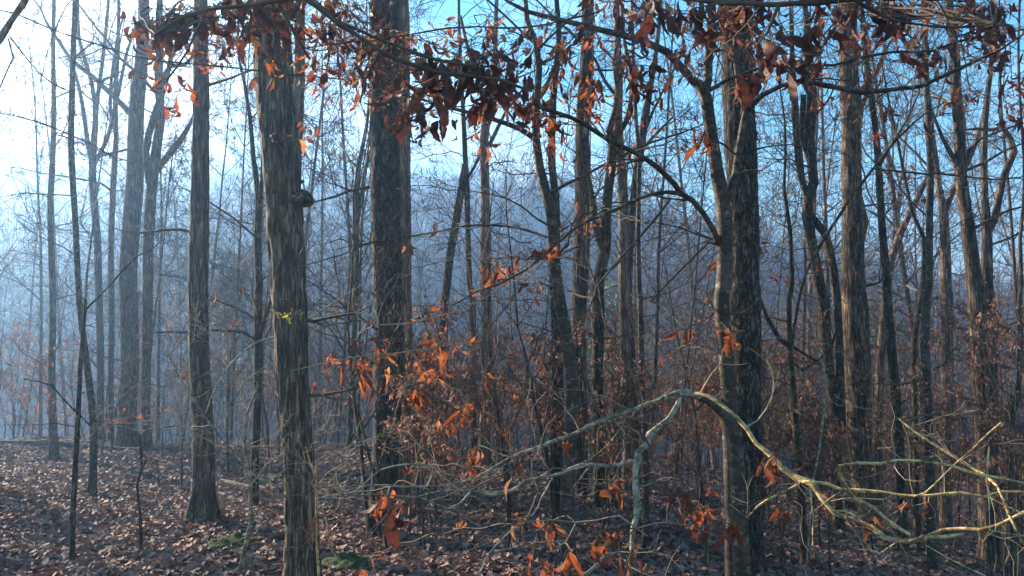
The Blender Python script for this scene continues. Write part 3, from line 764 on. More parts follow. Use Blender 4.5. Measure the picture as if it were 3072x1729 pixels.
tree('sap_low', 'sapling', 'short dark bare sapling just right of the left sapling, forked low', 'tree', 6.6, 'moss_bark',
     'D705,740,10 D712,900,12 D690,1000,13 D705,1150,15 D712,1320,18', H=0, K=8, flare=.1, low=(5, .7), limbs=('D690,980,10 D740,850,9 D790,870,7 D800,1000,6', 'D690,990,8 D640,985,6 D600,990,4'), twigs=(5, .4))
tree('sap_mid', 'sapling', 'slender crooked sapling in front of the mossy-footed thin tree', 'tree', 5.9, 'silver',
     'D1240,620,12 D1230,800,14 D1260,960,20 D1262,1180,22 D1212,1400,24', H=0, K=10, flare=.1, low=(5, .6), twigs=(4, .5),
     limbs=('D1262,980,16 D1300,950,14 D1340,890,11 D1400,850,10 D1480,800,9 D1600,742,8 D1717,715,6', 'D1290,950,14 D1230,890,12 D1150,800,12 D1060,690,12 D1000,600,10 D900,450,8 D850,340,6',
            'D1290,955,12 D1400,1000,11 D1480,1035,10 D1560,1056,9 E40,1060,7', 'D1240,640,11 D1270,560,10 D1300,490,9 D1290,470,6',
            'D1180,830,10 D1080,790,9 D1020,722,9 D900,692,9 D760,712,8 D700,722,7 D560,680,6 D480,655,5',
            'D1030,650,8 D1060,560,8 D1160,380,8 D1300,270,8 D1400,238,8 D1560,150,8 D1717,50,7 E110,-20,5'))
# shrub stems low down, centre
tree('shrub_stem', 'shrub', 'straw-coloured bare shrub stems in front of the foot of the burled trunk', 'shrub', 4.9, 'lichen',
     'D1588,900,9 D1592,1060,12 D1590,1200,13 D1604,1440,14', H=0, K=8, flare=0, low=(5, .6), twigs=(5, .4),
     limbs=('D1590,1060,10 D1640,1150,9 D1660,1300,8 D1717,1400,7', 'D1590,960,7 D1560,880,8 D1540,800,5', 'D1592,1000,7 D1650,930,7 D1717,890,5'))

# --- the arching bough and the lichened brush on the right, sunlight put into its colour
def bough(key, name, label, cat, Y, mat, limbs, twigs, group=None, rec=2, wan=.26, tone=None):
    pls = []
    for lm in limbs:
        y0, y1b = Y, None
        if isinstance(lm, tuple): ls, y0, y1b = lm
        else: ls = lm
        pls.append(resample(trace(ls, y0, y1b), .05))
    org = tuple(pls[0][0][0])
    t = thing(name, label, cat, org, group)
    for lp, lr in pls:
        ph = random.uniform(0, 6)
        ar = np.arange(len(lr)); kn = (rng.random(len(lr)) < .10) * rng.uniform(.15, .4, len(lr))
        lr = lr * .92 * (1 + .10 * np.sin(ar * .9 + ph) + .06 * np.sin(ar * 2.3) + kn)
        lp = lp + rng.normal(0, .22, lp.shape) * lr[:, None] + (np.abs(((ar * .17 + ph) % 2) - 1) - .5)[:, None] * lr[:, None] * np.array([.6, .3, 1.1])
        Vt, Ft = tubes([(lp, lr)], 10)
        part('branch', mesh_np('branch', Vt - np.array(org), Ft, M[mat]), t)
    outl = []
    nt, tl = twigs
    for lp, lr in pls:
        LL = np.linalg.norm(np.diff(lp, axis=0), axis=1).sum()
        for j in range(int(nt * LL)):
            i = random.randrange(len(lp)); a = random.uniform(0, 2 * PI); e = random.uniform(-.8, .9)
            grow(outl, tuple(lp[i]), (math.cos(a) * math.cos(e), .6 * math.sin(a) * math.cos(e), math.sin(e)), tl * random.uniform(.4, 1.4), min(lr[i] * .45, .006), rec, .01, wan, .0011, (0, 3, 4, 4), .07)
    if outl: part('twigs', twig_mesh('twigs', outl, M['twig_pale'] if mat in ('lichen', 'silver') else M['twig'], org), t)
    TREES[key] = dict(t=t, org=org, lines=pls, Y=Y)
    return t

tree('arch_trunk', 'beech_tree', 'smooth mottled beech trunk that arches over to the left at mid height', 'tree', 4.25, 'beech',
     'F60,543,30 F120,566,34 F165,600,40 F212,645,48 F243,700,58 F259,765,66 F268,850,74 F278,1000,78 F288,1200,82 F298,1440,86', H=0, K=24, flare=0, low=(0, 0))
bough('arch', 'arching_branch', 'long silvery bough arching from the forked beech down to the left', 'branch', 3.9, 'silver',
      [('F80,551,24 F40,540,26 E1717,538,30 E1650,650,33 E1560,735,34 E1530,790,32 E1480,872,34 E1475,1000,36 E1485,1100,34 E1475,1215,30 E1450,1400,16', 4.2, 3.7),
       ('F60,540,24 E1717,528,24 E1600,560,24 E1500,600,22 E1350,655,20 E1200,720,19 E1050,780,18 E900,830,15 E800,880,12 E700,945,11 E560,990,10 E430,1000,10 E300,1000,10 E150,990,8 D1600,1060,6', 4.2, 3.3),
       ('E1478,872,20 E1400,885,19 E1300,900,18 E1190,896,18 E1100,935,16 E1000,950,14 E930,970,14 E840,1030,16 E760,1040,16 E650,1020,14 E550,985,12 E500,925,11 E440,893,10 E320,886,10 E200,915,8 E100,1000,6 E20,1060,4', 3.75, 3.1),
       ('E650,1025,9 E600,1080,8 E540,1110,7 E380,1050,5', 3.2, 3.0),
       ('E840,1030,8 E500,1020,7 E380,1050,7 E200,1040,6 E30,1045,5', 3.3, 2.9),
       ('E1240,910,8 E1200,960,7 E1160,1010,5', 3.6, 3.4),
       ('E1060,960,10 E1010,1050,9 E970,1140,9 E880,1200,8 E790,1280,7 E720,1370,6 E690,1450,5', 3.5, 3.0),
       ('E1340,1340,16 E1290,1390,18 E1220,1450,20 E1150,1520,22', 3.4, 3.2)], (5, .34), rec=1)
bough('bent', 'bent_branch', 'lichened branch coloured sunlit gold, bending down to the right past the forked beech', 'branch', 3.5, 'lichen',
      [('F60,532,20 F130,545,20 F200,588,20 F260,630,22 F320,700,26 F370,780,26 F430,830,28 F500,910,32 F560,960,34 F640,992,28 F700,1062,26 F760,1130,25 F880,1170,29 F960,1200,28 F1020,1250,26 F1120,1272,22 F1230,1250,25 F1300,1222,24 F1400,1214,20 F1500,1225,21 F1580,1200,16 F1717,1130,13 F1850,1080,9', 4.1, 3.0),
       ('F600,975,20 F640,972,18 F720,985,18 F800,1020,19 F900,1022,18 F1000,1030,18 F1080,1045,16 F1160,1050,16 F1240,1045,14 F1400,1028,15 F1520,1045,14 F1600,1022,12 F1717,1025,11 F1850,1010,8', 3.6, 3.1),
       ('F890,1165,15 F892,1090,17 F840,1030,18 F800,960,15 F790,900,16 F880,882,17 F1000,885,16 F1080,868,16 F1200,870,17 F1350,890,17 F1510,940,15 F1717,985,12 F1850,1020,9', 3.35, 2.9),
       ('F1090,658,9 F1200,745,13 F1350,840,15 F1450,905,15 F1520,945,16 F1580,1000,14 F1640,1130,13 F1717,1290,11 F1800,1400,9', 3.5, 2.9),
       ('F1160,1050,9 F1220,1030,9 F1380,880,9 F1450,820,9 F1540,730,8 F1604,676,7', 3.3, 3.2),
       ('F880,1070,16 F960,1110,19 F1020,1170,18 F1100,1222,18 F1150,1248,18', 3.35, 3.2),
       ('F1520,1045,10 F1620,1092,9 F1717,1135,8', 3.1, 3.0), ('F590,985,13 F520,1020,12 F440,1060,11 F380,1100,9 F320,1160,7 F240,1090,5', 3.6, 3.7),
       ('F1230,1250,18 F1300,1255,20 F1410,1240,17', 3.15, 3.1), ('F760,1125,10 F820,1125,9 F900,1165,8', 3.35, 3.3),
       ('F640,990,8 F655,1150,8 F655,1280,6 F662,1360,3', 3.5, 3.5), ('F1540,800,7 F1530,940,8 F1540,1080,6 F1545,1190,5', 3.0, 2.9),
       ('F1540,1220,7 F1650,1240,6 F1717,1250,6', 3.0, 2.9), ('F1220,1290,6 F1340,1360,7 F1520,1450,8', 3.1, 3.0)], (6, .32), rec=1)
bough('vine', 'vine', 'thin reddish hanging vine looping down beside the pole stem', 'vine', 3.9, 'pale',
      [('B1240,1090,8 B1236,1300,9 E1283,0,10 E1238,130,12 E1220,300,14 E1225,430,14 E1260,560,14 E1310,650,14 E1360,695,15 E1450,700,16 E1520,735,16 E1552,800,10', 4.3, 3.8),
       ('B1290,1400,9 E1320,150,10 E1400,330,10 E1470,460,10 E1510,540,10 E1516,640,11 E1515,730,12', 4.2, 3.8)], (2.5, .4), wan=.2)
bough('top_left_limb', 'branch', 'pale blurred limb entering at the top left corner against bright sky', 'branch', 3.0, 'twig_pale' if False else 'pale',
      [('A140,-60,34 A110,20,34 A60,100,34 A0,195,34 A-80,300,36', 3.0, 3.1), ('A40,200,9 A66,290,8 A30,370,8 A0,440,8 A-30,520,8', 3.0, 3.0)], (5, .4))
bough('left_wire', 'branch', 'long thin bare branch crossing from the top left corner towards the burled trunk', 'branch', 4.2, 'twig',
      [('A-60,40,8 A90,75,8 A270,150,8 A500,230,8 A700,290,8 A950,320,8 A1200,345,7 A1400,370,7 A1719,402,7 B150,425,5', 4.3, 4.2),
       ('A50,185,8 A200,370,8 A300,440,7 A390,480,5', 4.2, 4.3), ('A-20,568,7 A180,610,8 A450,722,6 A560,790,4', 4.3, 4.5), ('A200,420,5 A240,260,5 A290,120,4', 4.3, 4.2)], (4, .7))

# --- near boughs with big hanging leaves, from a beech overhead
bough('over_mid', 'beech_bough', 'overhead beech bough with big dark bunched leaves across the top centre', 'branch', 2.7, 'twig',
      [('G640,-60,16 G760,-10,14 G860,60,13 G960,130,12 G1060,175,11 G1160,190,10 G1260,200,9 G1340,230,6', 2.6, 2.8),
       ('G860,60,9 G980,110,8 G1100,150,7 G1200,165,6', 2.7, 2.9), ('G960,130,8 G920,200,7 G905,260,5', 2.7, 2.7)], (6, .3))
bough('over_left', 'beech_bough', 'overhead beech bough with blurred reddish leaves at the top left', 'branch', 2.5, 'twig',
      [('G900,-60,14 G780,-10,13 G650,10,12 G520,25,10 G430,60,8 G390,90,6', 2.4, 2.6), ('G520,25,7 G470,130,6 G420,200,5', 2.5, 2.6), ('G700,5,8 G740,80,7 G780,150,5', 2.4, 2.5)], (5, .3))
bough('over_right', 'beech_bough', 'overhead beech bough with dark leaves along the top right', 'branch', 2.4, 'twig',
      [('G1500,-20,9 G1650,-10,12 G1800,5,14 G1960,10,15 G2150,0,16 G2350,-10,17 G2640,-40,20', 2.6, 2.2), ('G1960,10,8 G1930,80,7 G1900,120,5', 2.4, 2.4),
       ('G2150,0,8 G2250,50,7 G2400,70,6 G2500,60,5', 2.3, 2.5)], (6, .3))
bough('mid_orange', 'beech_bough', 'thin beech branch strung with small orange leaves above the dark bunches', 'branch', 3.9, 'twig',
      [('A1500,250,6 B0,218,8 B250,190,9 B480,152,9 B650,136,9 B850,140,9 B1000,130,9 B1100,108,9 B1300,60,10', 3.9, 4.1)], (6, .4))
bough('low_centre', 'beech_bough', 'low thin beech branch hung with long orange leaves before the thickest dark trunk', 'branch', 3.7, 'twig_pale',
      [('E-260,420,5 E0,360,6 E150,335,6 E250,330,7 E420,310,7 E560,285,6 E700,270,5', 3.7, 3.9), ('E60,0,7 E60,110,7 E130,180,8 E290,180,8 E470,150,8 E620,100,8 E740,40,7 B1700,0,4' if False else 'E60,0,7 E60,110,7 E130,180,8 E290,180,8 E470,150,8 E620,100,8 E740,40,7 E830,-20,6', 4.0, 4.2),
       ('E330,300,6 E480,470,6 E600,520,5 E640,620,4', 3.6, 3.4)], (6, .4))
bough('low_right', 'beech_bough', 'low beech twigs holding hanging orange-brown leaves below the arching bough', 'branch', 3.2, 'twig_pale',
      [('E1180,1180,7 E1280,1170,7 E1400,1150,7 E1480,1210,8 E1540,1250,7', 3.2, 3.1), ('E930,1180,6 E1050,1170,7 E1180,1180,6', 3.1, 3.2), ('E1480,1210,6 F-100,1180,6 F60,1210,6 F220,1260,5', 3.1, 3.6),
       ('E1060,1300,5 E1120,1290,6 E1180,1180,6', 3.0, 3.2)], (6, .35))

# ---- leaf clusters: (owner, cx, cy, rx, ry, count, leaf length px, tone) in the 2576-wide frame
def cluster(owner, cx, cy, rx, ry, n, s, tone, depth=None):
    T = TREES[owner]
    Yc = depth or .095 * 1910 / s
    nt = max(1, n // 5); outl = []; spots = []
    allpts = np.vstack([l[0] for l in T['lines']])
    c0 = np.array(at(cx * 1.19255, cy * 1.19255, Yc))
    a0 = allpts[int(np.argmin(np.linalg.norm(allpts - c0, axis=1)))]
    hw = rx * Yc / 1910
    sgn = 1 if c0[0] >= a0[0] else -1
    mid = (a0 + c0) / 2 + np.array([0, 0, .05 * np.linalg.norm(a0 - c0)]) + rng.normal(0, .02, 3)
    e0 = c0 + np.array([sgn * hw * .9, rng.normal(0, .05), rng.normal(.01, .04)])
    s0 = c0 + np.array([-sgn * hw * .6, rng.normal(0, .05), .03])
    ln = [(tuple(a0), .004), (tuple(mid), .0034)] + ([(tuple(s0), .003)] if np.linalg.norm(s0 - a0) > hw else []) + [(tuple(c0 + rng.normal(0, .015, 3)), .0026), (tuple(e0), .0014)]
    FP, FR = resample(ln, .04)
    FP[:, 2] += .006 * np.sin(np.arange(len(FP)) * .9 + cx)
    outl.append((FP, FR, 0))
    for k in range(nt):
        x0 = cx + random.uniform(-rx, rx) * .9; y0 = cy + random.uniform(-ry, ry) * .9
        Yk = Yc * random.uniform(.93, 1.08)
        c = np.array(at(x0 * 1.19255, y0 * 1.19255, Yk))
        a = FP[int(np.argmin(np.linalg.norm(FP - c, axis=1)))]
        m = (a + c) / 2 + np.array([0, 0, .05 * np.linalg.norm(a - c)]) + rng.normal(0, .01, 3)
        ext = c + np.array([random.uniform(-.07, .07), random.uniform(-.05, .05), random.uniform(-.06, .02)])
        P, R = resample([(tuple(a), .002), (tuple(m), .0018), (tuple(c), .0014), (tuple(ext), .001)], .03)
        outl.append((P, R, 0))
        m_ = n // nt + (1 if k < n % nt else 0)
        for q in range(m_):
            side = random.uniform(-1, 1)
            i = random.randrange(int(len(P) * .4), len(P))
            b = P[i]
            e = b + np.array([random.gauss(0, .4 * rx * .5 * Yk / 1910), random.gauss(0, .03), random.gauss(0, .35 * ry * .5 * Yk / 1910)])
            L = np.linalg.norm(e - b)
            if L > .015: outl.append(([tuple(b), tuple((b + e) / 2 + rng.normal(0, .006, 3)), tuple(e)], [.0013, .0011, .0009], 0))
            spots.append((e, random.uniform(.7, 1.2) * (s / 1910 * Yc / .095)))
    part('twigs', twig_mesh('twigs', outl, M['twig'], T['org']), T['t'])
    leaf_objects(T['t'], spots, tone, T['org'])

CL = [
 ('over_left', 560, 20, 190, 40, 34, 64, 'broad'), ('over_left', 660, 60, 90, 60, 22, 58, 'broad'), ('over_left', 410, 225, 50, 40, 8, 56, 'leaf_rust'),
 ('over_left', 480, 90, 90, 60, 14, 50, 'leaf_dark'), ('over_left', 735, 90, 60, 50, 12, 50, 'leaf_rust'), ('over_left', 365, 40, 30, 60, 6, 60, 'leaf_dark'),
 ('over_mid', 1160, 180, 110, 50, 30, 70, 'broad'), ('over_mid', 1050, 220, 60, 60, 16, 66, 'broad'), ('over_mid', 960, 150, 70, 60, 20, 56, 'leaf_dark'),
 ('over_mid', 900, 90, 60, 80, 20, 52, 'leaf_dark'), ('over_mid', 1260, 190, 60, 50, 14, 62, 'broad'), ('over_mid', 930, 240, 60, 50, 12, 46, 'leaf_rust'),
 ('over_mid', 1170, 260, 90, 40, 12, 46, 'leaf_rust'), ('over_mid', 1040, 290, 40, 50, 6, 46, 'leaf_rust'), ('over_mid', 780, 130, 60, 60, 12, 46, 'leaf_rust'),
 ('over_mid', 860, 20, 90, 40, 14, 54, 'broad'),
 ('mid_orange', 1050, 100, 90, 30, 22, 34, 'leaf_rust'), ('mid_orange', 1180, 70, 90, 40, 18, 34, 'leaf_rust'), ('mid_orange', 980, 110, 50, 30, 10, 34, 'leaf_rust'),
 ('mid_orange', 1150, 120, 80, 40, 12, 36, 'leaf_dark'), ('mid_orange', 1350, 50, 70, 50, 14, 40, 'leaf_dark'),
 ('over_right', 1700, 20, 130, 40, 30, 58, 'broad'), ('over_right', 1900, 40, 90, 50, 26, 66, 'broad'), ('over_right', 1960, 110, 60, 50, 14, 72, 'broad'),
 ('over_right', 2150, 30, 120, 50, 30, 62, 'broad'), ('over_right', 2400, 25, 150, 40, 28, 58, 'broad'), ('over_right', 1540, 20, 80, 40, 14, 52, 'leaf_dark'),
 ('over_right', 2300, 110, 140, 50, 16, 46, 'leaf_dark'), ('over_right', 2110, 50, 40, 30, 5, 60, 'broad_rust'), ('over_right', 2500, 100, 60, 60, 12, 52, 'leaf_dark'),
 ('beech', 1410, 160, 60, 60, 12, 52, 'leaf_rust'), ('beech', 1460, 250, 50, 60, 16, 48, 'leaf_rust'), ('beech', 1540, 230, 50, 90, 12, 46, 'leaf_rust'),
 ('beech', 1625, 180, 28, 34, 10, 50, 'broad'), ('beech', 1340, 220, 60, 40, 12, 50, 'leaf_dark'), ('beech', 1400, 320, 50, 60, 10, 42, 'leaf_rust'),
 ('beech', 1560, 110, 60, 30, 8, 44, 'leaf_dark'), ('beech', 2300, 160, 180, 40, 16, 44, 'leaf_dark'), ('beech', 2440, 230, 120, 50, 10, 50, 'leaf_dark'),
 ('beech', 2070, 240, 50, 30, 6, 42, 'leaf_rust'), ('beech', 1750, 100, 60, 60, 14, 48, 'leaf_dark'), ('beech', 1830, 60, 60, 50, 14, 50, 'leaf_dark'),
 ('beech', 1880, 210, 20, 30, 4, 46, 'leaf_rust'), ('beech', 1510, 400, 90, 60, 10, 32, 'leaf_rust'), ('beech', 1720, 350, 80, 60, 8, 30, 'leaf_dark'),
 ('beech', 1250, 680, 40, 26, 16, 42, 'leaf_rust'), ('beech', 1340, 720, 40, 20, 8, 34, 'leaf_dark'), ('beech', 1490, 590, 40, 30, 6, 30, 'leaf_rust'),
 ('beech', 1740, 840, 30, 16, 4, 44, 'leaf_rust'), ('beech', 1850, 845, 50, 16, 7, 44, 'leaf_rust'), ('beech', 1780, 660, 30, 40, 7, 30, 'leaf_rust'),
 ('beech', 1905, 610, 12, 14, 3, 34, 'leaf_rust'), ('beech', 1770, 970, 26, 16, 6, 40, 'leaf_rust'), ('beech', 1640, 900, 60, 20, 8, 32, 'leaf_dark'),
 ('fork_beech', 1335, 620, 26, 20, 7, 44, 'leaf_rust'), ('fork_beech', 1400, 610, 30, 20, 6, 38, 'leaf_rust'), ('fork_beech', 1030, 615, 30, 20, 7, 32, 'leaf_rust'),
 ('fork_beech', 1110, 560, 26, 20, 6, 30, 'leaf_dark'), ('fork_beech', 1200, 330, 6, 20, 2, 56, 'leaf_rust'), ('fork_beech', 1290, 280, 40, 30, 8, 36, 'leaf_rust'),
 ('fork_beech', 1180, 340, 16, 10, 2, 30, 'leaf_rust'), ('fork_beech', 1340, 440, 12, 8, 3, 24, 'leaf_rust'), ('fork_beech', 1380, 360, 24, 50, 9, 34, 'leaf_rust'),
 ('low_centre', 860, 915, 70, 24, 16, 44, 'leaf_rust'), ('low_centre', 1010, 900, 50, 26, 12, 42, 'leaf_rust'), ('low_centre', 1105, 865, 26, 22, 10, 46, 'leaf_rust'),
 ('low_centre', 1180, 860, 26, 14, 6, 34, 'leaf_rust'), ('low_centre', 1060, 780, 20, 16, 5, 40, 'leaf_rust'), ('low_centre', 1040, 980, 40, 30, 8, 58, 'leaf_rust'),
 ('low_centre', 1180, 1010, 30, 30, 6, 56, 'leaf_rust'), ('low_centre', 1225, 935, 12, 8, 3, 44, 'leaf_rust'), ('low_centre', 1300, 985, 4, 10, 1, 48, 'leaf_rust'),
 ('arch', 1190, 1140, 26, 60, 14, 46, 'leaf_rust'), ('arch', 1320, 1180, 8, 10, 3, 60, 'leaf_rust'), ('arch', 1430, 1110, 26, 12, 5, 46, 'leaf_rust'),
 ('arch', 1035, 1190, 16, 26, 5, 40, 'leaf_rust'), ('arch', 975, 1235, 26, 14, 9, 48, 'leaf_rust'), ('arch', 1000, 1265, 30, 16, 8, 70, 'broad'), ('arch', 1260, 1085, 30, 20, 6, 52, 'leaf_dark'),
 ('arch', 1540, 1215, 12, 12, 4, 54, 'leaf_rust'), ('arch', 1160, 1290, 14, 20, 4, 46, 'leaf_rust'), ('arch', 1300, 1300, 10, 12, 3, 46, 'leaf_rust'),
 ('low_right', 1375, 1320, 26, 26, 6, 52, 'leaf_rust'), ('low_right', 1420, 1400, 30, 24, 5, 84, 'broad_rust'), ('low_right', 1350, 1390, 12, 26, 4, 56, 'leaf_rust'),
 ('low_right', 1545, 1340, 26, 26, 7, 62, 'leaf_rust'), ('low_right', 1585, 1385, 30, 26, 8, 66, 'leaf_dark'), ('low_right', 1690, 1260, 24, 30, 6, 50, 'leaf_rust'),
 ('low_right', 1750, 1290, 36, 26, 12, 48, 'leaf_rust'), ('low_right', 1850, 1330, 36, 26, 10, 52, 'leaf_rust'), ('low_right', 1790, 1220, 14, 10, 3, 34, 'leaf_rust'), ('low_right', 915, 1420, 14, 10, 4, 44, 'leaf_rust'),
 ('bent', 1930, 1160, 30, 22, 12, 54, 'leaf_rust'), ('bent', 2100, 1245, 30, 14, 6, 40, 'leaf_rust'), ('bent', 1955, 1270, 14, 10, 4, 40, 'leaf_rust'),
 ('bent', 2200, 1300, 14, 12, 4, 50, 'leaf_rust'), ('bent', 2290, 1270, 12, 20, 3, 44, 'leaf_rust'), ('bent', 2370, 1250, 8, 16, 2, 44, 'leaf_rust'), ('bent', 2500, 1115, 10, 10, 2, 36, 'leaf_dark'),
 ('smooth_right', 2500, 240, 90, 30, 40, 24, 'leaf_dark'), ('smooth_right', 2300, 480, 120, 60, 18, 20, 'leaf_dark'), ('smooth_right', 2170, 330, 40, 30, 5, 34, 'leaf_rust'),
 ('thin_right', 2170, 700, 60, 30, 16, 18, 'leaf_rust'), ('thin_right', 1960, 700, 40, 26, 14, 22, 'leaf_rust'), ('thin_right', 2060, 660, 60, 40, 16, 18, 'leaf_rust'),
 ('thin_right', 1950, 360, 60, 50, 12, 22, 'leaf_dark'), ('thin_right', 2080, 820, 60, 50, 14, 18, 'leaf_dark'), ('smooth_right', 2290, 560, 100, 50, 16, 16, 'leaf_rust'),
 ('fork_beech', 960, 730, 110, 40, 30, 18, 'leaf_rust'), ('fork_beech', 1120, 790, 80, 30, 16, 18, 'leaf_rust'), ('fork_beech', 1460, 520, 60, 50, 12, 26, 'leaf_dark'),
 ('sap_mid', 545, 735, 10, 6, 2, 26, 'leaf_rust'), ('sap_mid', 605, 730, 10, 6, 2, 26, 'leaf_rust'), ('sap_mid', 465, 935, 40, 14, 8, 20, 'leaf_rust'),
 ('sap_mid', 660, 950, 30, 14, 5, 18, 'leaf_rust'), ('sap_left', 330, 1050, 50, 36, 22, 22, 'leaf_rust'), ('sap_left', 270, 1070, 40, 10, 6, 20, 'leaf_rust'),
 ('sap_left', 60, 1250, 60, 20, 20, 18, 'leaf_rust'), ('sap_mid', 690, 985, 40, 20, 10, 20, 'leaf_rust'),
 ('beech', 2141, 197, 70, 24, 4, 36, 'leaf_dark'), ('beech', 2200, 234, 88, 21, 5, 30, 'leaf_rust'), ('beech', 2126, 92, 46, 28, 5, 42, 'leaf_dark'), ('beech', 2440, 96, 59, 29, 6, 42, 'leaf_dark'), ('beech', 2363, 156, 51, 27, 7, 42, 'leaf_dark'), ('beech', 2526, 215, 75, 29, 4, 30, 'leaf_dark'), ('beech', 2468, 156, 66, 33, 8, 42, 'leaf_dark'), ('beech', 2230, 104, 56, 45, 4, 48, 'leaf_dark'), ('beech', 2237, 249, 73, 37, 7, 30, 'leaf_rust'), ('beech', 2047, 188, 44, 33, 5, 42, 'leaf_rust'), ('beech', 2125, 127, 87, 38, 6, 48, 'leaf_rust'), ('beech', 2502, 79, 43, 42, 5, 36, 'leaf_dark'), ('beech', 1331, 311, 58, 34, 4, 36, 'leaf_dark'), ('beech', 1481, 299, 58, 43, 6, 42, 'leaf_dark'), ('beech', 1375, 320, 89, 40, 7, 42, 'leaf_rust'), ('beech', 1376, 95, 68, 29, 5, 30, 'leaf_dark'), ('beech', 1455, 86, 76, 20, 6, 48, 'leaf_dark'), ('beech', 1344, 267, 63, 29, 8, 48, 'leaf_dark'), ('beech', 1555, 162, 53, 23, 4, 48, 'leaf_dark'), ('beech', 1491, 212, 49, 39, 4, 30, 'leaf_rust'), ('beech', 1451, 133, 42, 23, 8, 48, 'leaf_dark'), ('over_mid', 949, 114, 52, 27, 7, 48, 'leaf_dark'), ('over_mid', 789, 173, 55, 40, 7, 48, 'leaf_dark'), ('over_mid', 828, 69, 56, 27, 8, 48, 'leaf_dark'), ('over_mid', 888, 130, 60, 21, 6, 36, 'leaf_rust'), ('over_mid', 1037, 168, 81, 40, 4, 30, 'leaf_dark'), ('over_mid', 804, 116, 76, 25, 6, 48, 'leaf_dark'), ('over_mid', 987, 233, 66, 36, 5, 48, 'leaf_rust'), ('over_mid', 868, 165, 71, 22, 6, 42, 'leaf_rust'), ('over_mid', 791, 302, 48, 44, 6, 36, 'leaf_rust'), ('over_mid', 1266, 246, 69, 38, 7, 30, 'leaf_rust'), ('over_mid', 1281, 105, 40, 26, 5, 48, 'leaf_dark'), ('over_mid', 1070, 282, 90, 32, 5, 42, 'leaf_rust'), ('over_mid', 1268, 100, 82, 39, 6, 30, 'leaf_rust'), ('over_mid', 1277, 171, 45, 21, 8, 48, 'leaf_dark'), ('over_mid', 1185, 117, 89, 24, 4, 48, 'leaf_dark'), ('over_mid', 1239, 196, 40, 29, 6, 30, 'leaf_dark'), ('over_mid', 1289, 176, 53, 45, 6, 30, 'leaf_dark'), ('over_right', 1877, 125, 65, 23, 4, 36, 'leaf_dark'), ('over_right', 1803, 83, 85, 44, 7, 42, 'leaf_dark'), ('over_right', 1841, 132, 70, 33, 4, 36, 'leaf_rust'), ('over_right', 1761, 56, 85, 24, 6, 36, 'leaf_dark'), ('over_right', 1727, 137, 40, 42, 5, 42, 'leaf_dark'), ('over_right', 1686, 51, 90, 42, 8, 42, 'leaf_dark'), ('over_left', 515, 105, 58, 31, 5, 30, 'leaf_dark'), ('over_left', 555, 137, 60, 37, 7, 30, 'leaf_rust'), ('over_left', 623, 121, 68, 39, 8, 42, 'leaf_dark'), ('over_left', 416, 163, 63, 41, 6, 48, 'leaf_dark'), ('over_left', 401, 63, 79, 25, 6, 48, 'leaf_dark'), ('over_left', 529, 96, 79, 22, 4, 36, 'leaf_dark'), ('over_left', 465, 99, 51, 29, 4, 36, 'leaf_rust'), ('beech', 1685, 353, 45, 45, 6, 30, 'leaf_dark'), ('beech', 1603, 416, 82, 38, 4, 36, 'leaf_dark'), ('beech', 1716, 332, 87, 27, 8, 36, 'leaf_rust'), ('beech', 1764, 335, 78, 27, 7, 42, 'leaf_rust'), ('beech', 1634, 212, 60, 37, 8, 36, 'leaf_dark'), ('over_right', 2570, 272, 60, 29, 7, 48, 'leaf_dark'), ('over_right', 2565, 253, 69, 42, 8, 30, 'leaf_rust'), ('over_right', 2568, 121, 41, 24, 8, 42, 'leaf_dark'),
 ('beech', 1290, 640, 60, 40, 12, 34, 'leaf_rust'), ('beech', 1220, 700, 60, 30, 12, 30, 'leaf_rust'), ('beech', 1440, 560, 60, 40, 10, 28, 'leaf_rust'),
 ('fork_beech', 1000, 800, 80, 40, 26, 24, 'leaf_rust'), ('fork_beech', 880, 760, 80, 40, 20, 20, 'leaf_rust'), ('fork_beech', 1150, 770, 80, 40, 20, 20, 'leaf_rust'), ('fork_beech', 1290, 770, 60, 30, 14, 20, 'leaf_rust'),
 ('fork_beech', 830, 950, 100, 70, 26, 22, 'leaf_rust'), ('fork_beech', 950, 1010, 150, 90, 34, 20, 'leaf_rust'), ('fork_beech', 1120, 960, 120, 80, 26, 22, 'leaf_rust'), ('fork_beech', 1240, 960, 80, 50, 30, 20, 'leaf_rust'),
 ('low_centre', 930, 880, 60, 40, 16, 36, 'leaf_rust'), ('low_centre', 1100, 950, 60, 50, 12, 44, 'leaf_rust'), ('low_centre', 1130, 1060, 60, 40, 10, 36, 'leaf_rust'), ('low_centre', 880, 960, 50, 40, 10, 34, 'leaf_rust'),
 ('thin_right', 1650, 1010, 60, 40, 18, 22, 'leaf_rust'), ('thin_right', 1990, 880, 60, 60, 20, 20, 'leaf_dark'), ('thin_right', 2000, 1020, 60, 40, 10, 26, 'leaf_dark'),
 ('smooth_right', 2250, 820, 100, 60, 20, 18, 'leaf_rust'), ('smooth_right', 2450, 700, 60, 50, 12, 18, 'leaf_rust'), ('smooth_right', 2230, 420, 80, 60, 16, 22, 'leaf_dark'),
 ('slate', 500, 60, 80, 60, 10, 26, 'leaf_dark'), ('behind_knobbed', 800, 250, 60, 60, 14, 24, 'leaf_dark'), ('sap_left', 120, 880, 100, 40, 26, 16, 'leaf_rust'), ('sap_left', 90, 1010, 80, 50, 20, 16, 'leaf_rust'),
 ('knobbed', 690, 790, 45, 8, 14, 17, 'yellow', 5.0), ('knobbed', 725, 765, 20, 14, 8, 18, 'yellow', 5.0),
]
for c in CL:
    c = list(c)
    if c[6] >= 44 and c[2] < 500: c[5] = int(c[5] * 2.3); c[3] *= 1.25; c[4] *= 1.45; c[6] *= .86
    elif c[6] >= 30: c[5] = int(c[5] * 1.35)
    cluster(*c)

